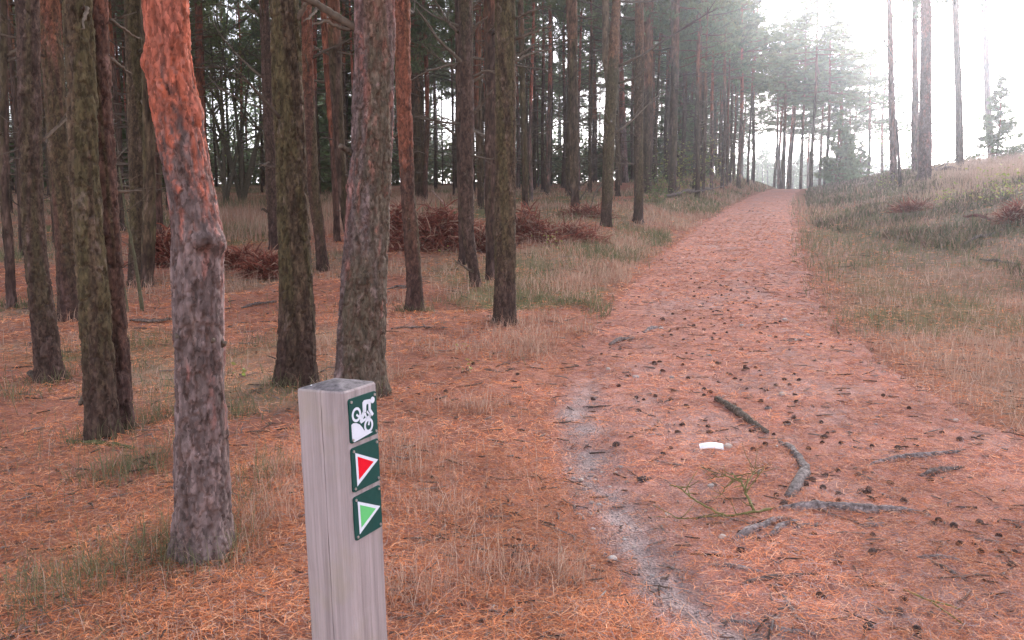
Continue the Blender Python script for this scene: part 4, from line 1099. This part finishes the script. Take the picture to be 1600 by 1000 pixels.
def pebble(seed, sx, sy, sz, c):
    bm = bmesh.new(); bmesh.ops.create_icosphere(bm, subdivisions=3, radius=1)
    V = np.array([v.co[:] for v in bm.verts]); T = np.array([[v.index for v in f.verts] for f in bm.faces]); bm.free()
    k = 1 + .22 * (fbm(V[:, 0] * 1.3 + seed, V[:, 1] * 1.3 + V[:, 2], seed) - .5) * 2
    V = V * k[:, None] * np.array([sx, sy, sz])
    return V, T, np.broadcast_to(np.asarray(c, float), (len(V), 3))
PEB = [mk('stone', *pebble(600 + k, 1, .8 + .1 * (k % 3), .5 + .08 * (k % 3), cc_)[:2], M_stone, colr=np.array(cc_), link=False).data
       for k, cc_ in enumerate([(.42, .38, .35), (.30, .26, .24), (.50, .42, .36), (.22, .185, .17)])]
def stone(u, v, wpx, k, label, group=None, p=None):
    p = hit(u, v) if p is None else p
    s = wpx / F * depth(p) / 2
    o = bpy.data.objects.new('stone', PEB[k]); col.objects.link(o)
    o.location = (p[0], p[1], p[2] + s * .2 + .004); o.scale = (s, s, s); o.rotation_euler = (0, 0, random.random() * 6)
    return tag(o, label, 'stone', group)
stone(1138, 700, 14, 2, 'pale buff stone at the right end of the white litter strip')
stone(956, 876, 18, 0, 'round pale grey stone on the trodden strip left of the path')
stone(1129, 842, 14, 2, 'small buff pebble at the left end of the humped root')
stone(1222, 618, 12, 2, 'pale pebble far up the path right of the barked stick')
stone(1111, 761, 12, 0, 'flat grey pebble inside the mossy twigs')
stone(1262, 736, 8, 1, 'little grey pebble beside the bend of the hooked root')
for k in range(46):
    y = random.uniform(2.9, 5.2); x = float(path_l(y)) + random.gauss(.2, .16)
    p = np.array([x, y, float(H(x, y))]); stone(0, 0, random.uniform(5, 11), random.randrange(4), 'small pebble on the pale trodden strip at the left edge of the path', 'pebbles on the trodden strip', p)
for k in range(22):
    y = random.uniform(3, 11); x = random.uniform(float(path_l(y)) + .4, float(path_r(y)) - .1)
    p = np.array([x, y, float(H(x, y))]); stone(0, 0, random.uniform(6, 12), random.randrange(4), 'small stone half buried in needles on the path', 'stones in the path', p)
# scrap of dark bark
b = hit(1006, 752); mb = MB(); sc = depth(b) / F
V, T, _ = pebble(5, 14 * sc, 8 * sc, 3.5 * sc, (.06, .05, .05)); V[:, 0] += .3 * V[:, 1]
mb.add(V, None, T, (.055, .045, .045)); o = mb.build('bark_scrap', M_root); o.location = b + np.array([0, 0, .012]); o.rotation_euler = (.15, 0, .5)
tag(o, 'flat dark scrap of bark lying on the path left of the mossy branch', 'bark')

# pine cones
def cone_mesh(seed, opened):
    r = np.random.default_rng(seed); V = []; T = []; C = []; L = .052
    n = 46
    for k in range(n):
        f = (k + .5) / n; a = k * 2.39996; z = (f - .5) * L
        rad = .0125 * math.sin(PI * min(1, .12 + .88 * f) ** .8) * (1 + .1 * r.random()) + .003
        out = np.array([math.cos(a), math.sin(a), 0]); sd = np.array([-math.sin(a), math.cos(a), 0]); up = np.array([0, 0, 1.0])
        base = out * rad * .45 + up * z; tip = out * (rad * (1 + .45 * opened)) + up * (z + .004 + .004 * (1 - opened))
        w = .0058 * (rad / .0125) + .0015; th = up * -.0022
        i = len(V)
        V += [base - sd * w * .5, base + sd * w * .5, tip + sd * w, tip - sd * w, tip + sd * w * .6 + th + out * .0006, tip - sd * w * .6 + th]
        T += [(i, i + 1, i + 2), (i, i + 2, i + 3), (i + 3, i + 2, i + 4), (i + 3, i + 4, i + 5), (i, i + 5, i + 4), (i, i + 4, i + 1)]
        cc_ = np.array([(.095, .058, .046), (.125, .082, .068), (.08, .05, .042)][seed % 3]) * (.6 + .7 * r.random())
        C += [cc_ * .8] * 2 + [cc_ * 1.25] * 2 + [cc_] * 2
    return mk('pine_cone', np.array(V), np.array(T), M_cone, colr=np.array(C), smooth=False, link=False).data
CONES = [cone_mesh(1, .9), cone_mesh(2, .5), cone_mesh(3, .2)]
def cone_label(x, y):
    t = (x - float(path_l(y))) / float(path_r(y) - path_l(y))
    side = 'left edge' if t < .2 else 'left half' if t < .42 else 'middle' if t < .6 else 'right half' if t < .85 else 'right edge'
    row = 'below the long straight root' if y < 4.6 else 'level with the roots' if y < 5.5 else 'level with the barked stick' if y < 6.8 else 'a little beyond the barked stick' if y < 8.5 else 'level with the straight olive pine' if y < 11 else 'past the straight olive pine' if y < 16 else 'level with the forked pine' if y < 26 else 'far up near the crest'
    return 'dark pine cone on the %s of the path, %s' % (side, row)
def pcone(x, y, s, label=None, group='pine cones scattered on the path'):
    label = label or cone_label(x, y)
    o = bpy.data.objects.new('pine_cone', CONES[random.randrange(3)]); col.objects.link(o)
    s *= .82; o.location = (x, y, float(H(x, y)) + .012 * s); o.rotation_euler = (R(90) + random.uniform(-.5, .5), random.uniform(0, 6), random.random() * 6.28); o.scale = (s,) * 3
    return tag(o, label, 'pine cone', group)
for (u, v) in [(963, 698), (1036, 712), (1115, 713), (1106, 669), (1108, 678), (1073, 638), (1066, 666), (1059, 678), (998, 645), (1024, 621), (1048, 627), (994, 624), (940, 555), (1036, 502), (1051, 492), (1070, 500), (1084, 510), (1100, 517), (1022, 568), (1031, 567), (1120, 570), (1164, 575), (1035, 582), (980, 590), (1165, 578), (1052, 613), (1075, 593), (1108, 736), (1128, 628), (1100, 620), (1212, 604), (1240, 655), (1230, 664), (1283, 662), (1290, 745), (1390, 757), (1346, 772), (1310, 785), (1270, 753), (1213, 776), (1340, 745), (1157, 838), (1157, 864), (1310, 874), (1311, 884), (1405, 960), (1356, 985), (1412, 940), (1432, 990), (1282, 936), (1200, 640), (1225, 595), (1300, 545), (1362, 548), (1380, 620), (1420, 640), (1500, 690), (1560, 840), (1530, 820), (1490, 825)]:
    p = hit(u, v); pcone(p[0], p[1], random.uniform(.85, 1.15) * (1.1 if v < 720 else 1.0))
for k in range(205):
    y = math.exp(random.uniform(math.log(6.5), math.log(42)))
    if k < 120: y = random.uniform(6.5, 15)
    if k > 150: y = random.uniform(3.2, 6)
    t_ = min(.97, max(.1, random.gauss(.5, .2))); x = float(path_l(y)) * (1 - t_) + float(path_r(y)) * t_
    pcone(x, y, random.uniform(.6, 1.2))
for k in range(26):
    y = random.uniform(3, 9); x = random.uniform(-.55 * y, float(path_l(y)) - .2)
    pcone(x, y, random.uniform(.75, 1.0), 'pine cone half sunk in the needles under the left trees', 'pine cones under the trees')

# ------------------------------------------------------------------ dead bracken heaps
def heap(u, v, wpx, hpx, label, n, seed, cols=((.23, .075, .05), (.31, .115, .08), (.14, .05, .04), (.40, .26, .19), (.20, .062, .045))):
    b = hit(u, v); m = depth(b) / F; W = wpx * m / 2; Hh = hpx * m
    r = np.random.default_rng(seed); e = empty('dead_bracken', b); n = int(n * .6)
    a = r.random(n) * 6.28; q = np.sqrt(r.random(n)); px = q * np.cos(a) * W; py = q * np.sin(a) * W * .55
    q2 = r.random(n) < .3; px[q2] *= 1.25; py[q2] *= 1.35; hz = .62 * Hh * (1 - q ** 2 * .85) * r.random(n) ** .7; hz[q2] *= .4
    lump = fbm(px / W * 2 + seed, py / W * 2, seed)
    hz = hz * (.45 + 1.1 * lump)
    L = .14 + .42 * r.random(n); az = r.random(n) * 6.28; el_ = r.normal(.0, .55, n)
    D = np.stack([np.cos(az) * np.cos(el_), np.sin(az) * np.cos(el_), np.sin(el_)], -1)
    S = np.cross(D, r.normal(0, 1, (n, 3))); S /= np.linalg.norm(S, axis=1)[:, None]
    c0 = np.stack([px, py, hz + .02], -1)
    gz = H(px + b[0], py + b[1]) - b[2]; c0[:, 2] += gz
    w = (.006 + .012 * r.random(n))[:, None]
    mid = c0 + D * L[:, None] * .5 + np.array([0, 0, .03]); tip = c0 + D * L[:, None] - np.array([0, 0, .03])
    low = (gz + .005)
    for arr in (mid, tip): arr[:, 2] = np.maximum(arr[:, 2], low)
    V = np.stack([c0 - S * w, c0 + S * w, mid + S * w * .8, mid - S * w * .8, tip], 1).reshape(-1, 3)
    i = np.arange(n)[:, None] * 5
    cc_ = np.asarray(cols)[r.integers(0, len(cols), n)] * (.7 + .6 * r.random((n, 1)))
    mk('fronds', V, [i + np.array([[0, 1, 2, 3]]), i + np.array([[3, 2, 4]])], M_grass, e, smooth=False, colr=np.repeat(cc_, 5, 0))
    for k in range(7):
        mb = MB(); aa = r.random() * 6.28; x, y = .6 * W * (r.random(2) * 2 - 1); dead_branch(mb, (x, y, Hh * .25), aa, .25 + .3 * r.random(), .4 + .5 * r.random(), .008, seed + k, 2, np.array([.26, .17, .13])); mb.build('stalk', M_twig, e)
    return tag(e, label, 'bracken')
heap(373, 420, 60, 36, 'low rust-red bracken heap right of the red-barked tree', 2600, 1)
heap(420, 432, 62, 40, 'rust-red bracken heap touching the left side of the stout pine', 2600, 2)
heap(262, 415, 70, 70, 'dark red bracken heap behind the knot of the red-barked tree', 3200, 3)
heap(690, 385, 150, 95, 'largest heap of dead rust-red bracken in the middle of the wood', 7500, 4)
heap(628, 378, 70, 75, 'bracken heap hidden partly by the red-brown pine', 3000, 5)
heap(822, 380, 90, 66, 'mounded rust-red bracken right of the straight olive pine', 4200, 6)
heap(885, 374, 100, 26, 'low spread of dead bracken reaching towards the path', 2600, 7)
heap(755, 390, 70, 50, 'bracken heap glimpsed between the kinked and olive pines', 2500, 8)
heap(1592, 346, 46, 26, 'red-brown bracken at the right edge of the picture', 2600, 9)
heap(1425, 330, 40, 8, 'faded reddish bracken among the heather on the right bank', 2200, 10)
heap(915, 338, 70, 14, 'thin patch of dead bracken around a twiggy pine foot', 1500, 11)

# ------------------------------------------------------------------ seedlings and saplings
def seedling(u, v, hpx, n, label, cols=LY, seed=0, spread=.3, size=.07, stems=3, name='leafy_seedling', lean=.5):
    b = hit(u, v); hm = hpx / F * depth(b)
    return broadleaf(u, v, label, stems, hm, n, cols, seed, hm * spread, size, name, 'seedling', None, rad=.006 + .004 * hm, leafz=.35, lean=lean)
seedling(722, 580, 26, 9, 'tiny yellow-green seedling in the needles right of the signpost', seed=701, size=.05)
seedling(378, 592, 20, 7, 'small bright seedling between the red-barked and stout pines', seed=702, size=.05)
seedling(720, 548, 18, 8, 'little green seedling above another, in front of the olive pine', seed=703, size=.05)
seedling(1095, 300, 70, 420, 'leafy yellow-green sapling behind the pair of pines by the bend', seed=704, size=.11, stems=5, name='leafy_sapling')
seedling(1060, 296, 60, 360, 'yellow-green sapling spreading between dark pines near the path', seed=705, size=.11, stems=5, name='leafy_sapling')
seedling(1030, 318, 36, 260, 'green bramble beside the olive pine at the path edge', LG, 706, .35, .10, 6, 'bramble_bush', .9)
seedling(1025, 300, 34, 200, 'green bramble behind the brown pine at the path edge', LG, 707, .35, .10, 6, 'bramble_bush', .9)
seedling(1125, 280, 34, 240, 'low leafy bush on the left where the path nears the crest', LY, 708, .4, .10, 6, 'bramble_bush', .9)
seedling(1570, 312, 40, 260, 'bright yellow-green seedling clump at the right under the conifer', LY, 709, .4, .09, 6, 'leafy_sapling', .9)
seedling(1480, 318, 26, 150, 'yellow-green leaves among heather right of the thickest pine', LY, 710, .4, .08, 5, 'leafy_seedling', .9)
seedling(1385, 296, 22, 130, 'pale green leaves in the heather by the broken snag', LY, 711, .4, .08, 5, 'leafy_seedling', .9)
seedling(1430, 268, 76, 1100, 'hazy green bush behind the trunks on the right bank', LG, 712, .3, .14, 5, 'leafy_bush', .5)
seedling(1466, 258, 64, 900, 'pale sunlit bush right of the thickest pine', LG, 713, .3, .14, 5, 'leafy_bush', .5)
seedling(1350, 258, 40, 700, 'round low bush on the skyline between crest and right bank', LG, 714, .4, .13, 5, 'leafy_bush', .8)
seedling(1382, 262, 36, 600, 'small bush on the skyline left of the thin bleached pine', LG, 715, .4, .13, 5, 'leafy_bush', .8)
seedling(690, 400, 18, 14, 'yellowing bramble leaf cluster by the red-brown pine', LY, 716, .4, .06, 3)
seedling(865, 388, 24, 30, 'pale-leaved bramble by the small bracken heap', LY, 717, .4, .07, 4, 'bramble_bush', .9)
seedling(105, 498, 18, 60, 'green fern-like tuft at the foot of the brown pine at left', LG, 718, .5, .06, 4, 'leafy_seedling', .9)

# ------------------------------------------------------------------ ground cover: needles, grass, heather
def samp(n, y0, y1, xlo=None, xhi=None, r=rng, power=1.0):
    y = np.exp(r.uniform(math.log(y0), math.log(y1), n))
    lo = -.66 * y - .8 if xlo is None else xlo(y); hi_ = .66 * y + .8 if xhi is None else xhi(y)
    return lo + (hi_ - lo) * r.random(n), y

def needles(name, n, y0, y1, seed, label, bent):
    r = np.random.default_rng(seed)
    x, y = samp(n, y0, y1, r=r)
    sl = path_l(y) - x; sr = x - path_r(y)
    keep = np.ones(n) * 1.0
    keep = np.where((sl < 0) & (sr < 0), 1 - .95 * bareness(x, y), keep)
    keep = np.where(sl > 0, 1 - .55 * grassiness(x, y), keep)
    keep = np.where(sr > 0, .9 * (1 - .55 * sstep(.3, 4, sr)) * (1 - .35 * grassiness(x, y)), keep)
    keep *= (.35 + 1.0 * fbm(x * 2.3, y * 2.3, 91)) * (1 - sstep(18, 44, y))
    k = r.random(n) < keep; x = x[k]; y = y[k]; n = len(x); sl = sl[k]; sr = sr[k]
    z = H(x, y) + .006 + (.012 + .022 * fbm(x * 9, y * 9, 92)) * r.random(n) ** 1.2
    a = r.random(n) * 6.28 + 0
    L = (.04 + .042 * r.random(n)) * (1 + np.clip(y - 5, 0, 8) / 20); w = .00095 * np.maximum(1, y / 4.4) * (.7 + .6 * r.random(n))
    tl = r.normal(0, .2, n)
    D = np.stack([np.cos(a) * np.cos(tl), np.sin(a) * np.cos(tl), np.sin(tl)], -1); S = np.stack([-np.sin(a), np.cos(a), r.normal(0, .5, n)], -1)
    S /= np.linalg.norm(S, axis=1)[:, None]
    c = np.stack([x, y, z], -1); Lh = L[:, None] / 2; w = w[:, None]
    bend = S * (r.normal(0, .16, n) * L)[:, None]
    pal = np.array([(.62, .225, .10), (.48, .165, .075), (.66, .34, .19), (.26, .115, .08), (.34, .24, .20), (.68, .25, .10)])
    cc_ = pal[r.integers(0, 6, n)] * (.82 + .5 * r.random((n, 1))) * (.8 + .4 * sstep(.3, .7, fbm(x * 1.6, y * 1.6, 93)))[:, None]
    onp_ = ((sl < 0) & (sr < 0))[:, None]
    cc_ = np.where(onp_, cc_ * np.array([1.06, 1.14, 1.3]), cc_)
    if bent:
        V = np.stack([c - D * Lh - S * w, c - D * Lh + S * w, c + bend + S * w, c + bend - S * w, c + D * Lh + S * w * .5, c + D * Lh - S * w * .5], 1).reshape(-1, 3)
        i = np.arange(n)[:, None] * 6
        f = np.concatenate([i + np.array([[0, 1, 2, 3]]), i + np.array([[3, 2, 4, 5]])]); m = 6
    else:
        V = np.stack([c - D * Lh - S * w, c - D * Lh + S * w, c + D * Lh + S * w, c + D * Lh - S * w], 1).reshape(-1, 3)
        f = np.arange(n)[:, None] * 4 + np.array([[0, 1, 2, 3]]); m = 4
    o = mk(name, V, f, M_needle, smooth=False, colr=np.repeat(cc_, m, 0))
    return tag(o, label, 'pine needles', kind='stuff')
needles('pine_needle_litter', 210000, 2.3, 5.2, 801, 'carpet of fallen orange pine needles on the near ground', True)
needles('pine_needle_litter', 340000, 5.2, 44, 802, 'carpet of fallen orange pine needles farther off', False)

def blades(name, x, y, hgt, wid, cols, seed, label, cat='grass', lean=.5, zoff=0.0, mat=None):
    r = np.random.default_rng(seed); n = len(x)
    z = H(x, y) - .01 + zoff
    a = r.random(n) * 6.28; ln = np.abs(r.normal(0, lean, n))
    c = np.stack([x, y, z], -1); out = np.stack([np.cos(a), np.sin(a), 0 * a], -1); s = np.stack([-np.sin(a), np.cos(a), 0 * a], -1)
    b2 = r.random(n) * 6.28; s = np.stack([np.cos(b2), np.sin(b2), 0 * a], -1)
    h = hgt[:, None]; w = wid[:, None]; up = np.array([0, 0, 1.0])
    m1 = c + up * h * .55 + out * (ln[:, None] * h * .25); tip = c + up * h * (1 - .3 * np.clip(ln, 0, 1.5)[:, None]) + out * (ln[:, None] * h * .85)
    V = np.stack([c - s * w, c + s * w, m1 + s * w * .75, m1 - s * w * .75, tip], 1).reshape(-1, 3)
    i = np.arange(n)[:, None] * 5
    o = mk(name, V, [i + np.array([[0, 1, 2, 3]]), i + np.array([[3, 2, 4]])], mat or M_grass, smooth=False, colr=np.repeat(cols, 5, 0))
    return tag(o, label, cat, kind='stuff')

STRAW = np.array([(.42, .28, .20), (.36, .23, .17), (.50, .36, .28), (.38, .19, .13)]); GRN = np.array([(.14, .15, .075), (.20, .19, .10), (.12, .125, .07)])
def mixcols(x, y, r, greenbias=0.0):
    n = len(x); g = sstep(.42, .62, fbm(x * .5, y * .5, 78) + greenbias) * .85
    s = STRAW[r.integers(0, 4, n)]; q = GRN[r.integers(0, 3, n)]
    return np.where((r.random(n) < g)[:, None], q, s) * (.75 + .5 * r.random((n, 1)))
# tufts: clumped around random centres
def tufts(n, y0, y1, seed, prob, per=22, rad=.09):
    r = np.random.default_rng(seed); x, y = samp(n, y0, y1, r=r)
    k = r.random(n) < prob(x, y); x = x[k]; y = y[k]
    x = np.repeat(x, per); y = np.repeat(y, per); s = rad * (1 + y / 20)
    return x + r.normal(0, 1, len(x)) * s, y + r.normal(0, 1, len(y)) * s, r
SPOTS = [(75, 930, 95), (150, 905, 60), (240, 725, 60), (180, 745, 50), (420, 770, 75), (400, 810, 60), (440, 735, 45), (650, 740, 60), (640, 700, 50), (330, 880, 70), (250, 860, 50), (610, 592, 30), (250, 655, 40), (840, 548, 24), (225, 540, 50), (690, 800, 60), (760, 900, 60), (880, 900, 40), (500, 545, 26), (620, 470, 30), (700, 470, 40), (850, 430, 50), (900, 470, 40), (20, 620, 40), (370, 650, 30), (640, 930, 60), (740, 640, 40)]
def pl_(x, y): return np.where(path_l(y) - x > -.05, grassiness(x, y), 0)
x, y, r = tufts(4200, 2.6, 14, 811, lambda x, y: pl_(x, y) * (.25 + .5 * sstep(.45, .7, fbm(x * 1.1, y * 1.1, 95))), 18, .07)
sx, sy = [], []
wx, wy = samp(11000, 2.4, 13, r=r); k = (wx < path_l(wy) - .05) & (r.random(len(wx)) < .25 + .75 * fbm(wx * 1.2, wy * 1.2, 57)); sx.append(wx[k]); sy.append(wy[k])
for (u, v, w) in SPOTS:
    b = hit(u, v); m = w / F * depth(b) * 1.1; q = int(70 + 4 * w)
    sx.append(b[0] + r.normal(0, m * .6, q)); sy.append(b[1] + r.normal(0, m * .6, q))
for (a_, b_) in PLACED:
    if b_ < 13 and a_ < path_l(b_):
        q = 150; t_ = r.random(q) * 6.28; d_ = .15 + np.abs(r.normal(0, .07, q)); sx.append(a_ + np.cos(t_) * d_); sy.append(b_ + np.sin(t_) * d_)
x = np.concatenate([x] + sx); y = np.concatenate([y] + sy)
k = x < path_l(y) + .1; x = x[k]; y = y[k]
blades('dry_grass', x, y, (.06 + .20 * r.random(len(x)) ** 1.8), .0011 * np.maximum(1.1, y / 3.6), mixcols(x, y, r, .02), 812, 'thin dry and green grass tufts under the near trees', lean=1.15)
x, y, r = tufts(5200, 13, 46, 813, lambda x, y: pl_(x, y), 14, .13)
k = x < path_l(y) + .1; x = x[k]; y = y[k]
blades('dry_grass', x, y, .10 + .22 * r.random(len(x)), .00085 * np.maximum(1.3, y / 3), mixcols(x, y, r, -.06), 814, 'pale straw and green grass deeper in the wood', lean=.9)
def pr_(x, y): return np.where(x - path_r(y) > -.2, .35 + .65 * grassiness(x, y), 0) * (1 - .45 * sstep(1.5, 4, x - path_r(y)) * sstep(14, 20, y))
x, y, r = tufts(9000, 4.2, 40, 815, pr_, 15, .13)
k = x > path_r(y) - .25; x = x[k]; y = y[k]
blades('dry_grass', x, y, (.05 + .13 * r.random(len(x)) ** 1.5) * (1 + y / 20), .0008 * np.maximum(1.2, y / 3.3), mixcols(x, y, r, .09), 816, 'dry grass verge on the right of the path', lean=1.0)
# fringe along the left path edge, farther up
r = np.random.default_rng(817); y = np.exp(r.uniform(math.log(8), math.log(60), 26000)); x = path_l(y) - .05 - np.abs(r.normal(0, 1, len(y))) * (.45 + y * .03) + (fbm(y * .8, y * 0, 55) - .6) * 1.2; k = r.random(len(y)) < sstep(.3, .6, fbm(x * 1.3, y * 1.3, 56)); x = x[k]; y = y[k]
blades('dry_grass', x, y, .04 + .12 * r.random(len(x)) ** 1.5 * (1 + y / 20), .0009 * np.maximum(1.3, y / 3), mixcols(x, y, r, .02), 818, 'dry grass fringe along the left edge of the path', lean=1.0)
# tall pale grass on the right skyline
r = np.random.default_rng(819); n = 13000; u = 1400 + 280 * r.random(n) ** .6; y = r.uniform(27, 50, n); x = (u - 800) / F * y
blades('tall_grass', x, y, (.2 + .5 * r.random(n)) * (.4 + .6 * sstep(1400, 1520, u)), np.full(n, .008), np.array([(.46, .33, .25), (.40, .27, .2)])[r.integers(0, 2, n)] * (.8 + .4 * r.random((n, 1))), 820, 'tall pinkish dry grass on the right skyline', lean=.35)
# tall grass left
r = np.random.default_rng(829); n = 12000; u = r.uniform(330, 700, n); y = r.uniform(20, 34, n); x = (u - 800) / F * y
blades('tall_grass', x, y, .2 + .35 * r.random(n), np.full(n, .006), mixcols(x, y, r, -.08), 830, 'tall pale grass in the clearing behind the bracken', lean=.4)
# heather
r = np.random.default_rng(821); n = 84000
y = np.exp(r.uniform(math.log(12.5), math.log(66), n)); x = path_r(y) + .25 + 15 * r.random(n) ** 1.3
sr = x - path_r(y); m = fbm(x * .7, y * .7, 97)
k = (r.random(n) < (.15 + .85 * sstep(.38, .62, m + .08 * sstep(14, 22, y)))) & (sr > .5 + 2.6 * (1 - sstep(14, 26, y))); x = x[k]; y = y[k]; m = m[k]; r = np.random.default_rng(822)
hc = np.array([(.10, .105, .055), (.14, .115, .08), (.20, .13, .105), (.08, .085, .045), (.30, .22, .155)])[r.integers(0, 5, len(x))] * (.7 + .6 * r.random((len(x), 1)))
blades('heather', x, y, (.09 + .30 * sstep(.4, .75, m)) * (.3 + .8 * r.random(len(x))), .002 + .00045 * y * (.6 + .8 * r.random(len(x))), hc, 823, 'dark grey-green heather covering the right bank', 'heather', 1.1)
# small broken twigs and bark flakes everywhere
r = np.random.default_rng(841); mb = MB(); x, y = samp(2300, 2.6, 18, r=r)
for k in range(len(x)):
    if x[k] > path_r(y[k]) + 2: continue
    L = (.03 + .13 * r.random() ** 2) * (1 + y[k] / 20); a = r.random() * 6.28; z = float(H(x[k], y[k])) + .014
    d = np.array([math.cos(a), math.sin(a), r.normal() * .08]) * L / 2; p = np.array([x[k], y[k], z]); rad = (.0018 + .003 * r.random()) * (1 + y[k] / 14)
    tube(mb, [p - d, p + r.normal(0, .06, 3) * L * np.array([1, 1, .2]), p + d], [rad, rad, rad * .6], 4, np.array([(.13, .085, .065), (.20, .16, .14), (.07, .05, .042)][r.integers(0, 3)]))
tag(mb.build('twig_litter', M_twig), 'small broken twigs strewn over path and forest floor', 'twigs', kind='stuff')
# fine gravel on the trodden strip
r = np.random.default_rng(831); n = 2600
y = np.exp(r.uniform(math.log(2.6), math.log(7), n)); x = path_l(y) + .24 + r.normal(0, .14, n); s = .0025 + .006 * r.random(n) ** 2
oc = np.array([(1, 0, 0), (0, 1, 0), (-1, 0, 0), (0, -1, 0), (0, 0, .8), (0, 0, -.5)])
of = np.array([(0, 1, 4), (1, 2, 4), (2, 3, 4), (3, 0, 4), (1, 0, 5), (2, 1, 5), (3, 2, 5), (0, 3, 5)])
V = np.stack([x, y, H(x, y) + .007], -1)[:, None] + oc[None] * s[:, None, None] * (.7 + .6 * r.random((n, 6, 1)))
cc_ = np.repeat(np.array([.32, .262, .245])[None] * (.75 + .4 * r.random((n, 1))), 6, 0)
tag(mk('gravel', V.reshape(-1, 3), (np.arange(n)[:, None, None] * 6 + of[None]).reshape(-1, 3), M_stone, colr=cc_), 'fine pale gravel on the trodden strip', 'gravel', kind='stuff')

# ------------------------------------------------------------------ haze volume, added to imitate lens glare around the sun
bm = bmesh.new(); bmesh.ops.create_cube(bm, size=1)
me = bpy.data.meshes.new('haze'); bm.to_mesh(me); bm.free()
hz = bpy.data.objects.new('haze', me); col.objects.link(hz)
hz.scale = (1900, 1600, 36); hz.location = (0, 740, 13.0)
m = bpy.data.materials.new('haze'); m.use_nodes = True; nt = m.node_tree
nt.nodes.remove(nt.nodes['Principled BSDF'])
pv = nt.nodes.new('ShaderNodeVolumePrincipled')
pv.inputs['Color'].default_value = (.86, .91, 1, 1); pv.inputs['Density'].default_value = .0014; pv.inputs['Anisotropy'].default_value = .9
nt.links.new(pv.outputs[0], nt.nodes['Material Output'].inputs['Volume'])
me.materials.append(m)
tag(hz, 'pale bright haze volume added to imitate lens glare around the sun', 'haze', kind='stuff')
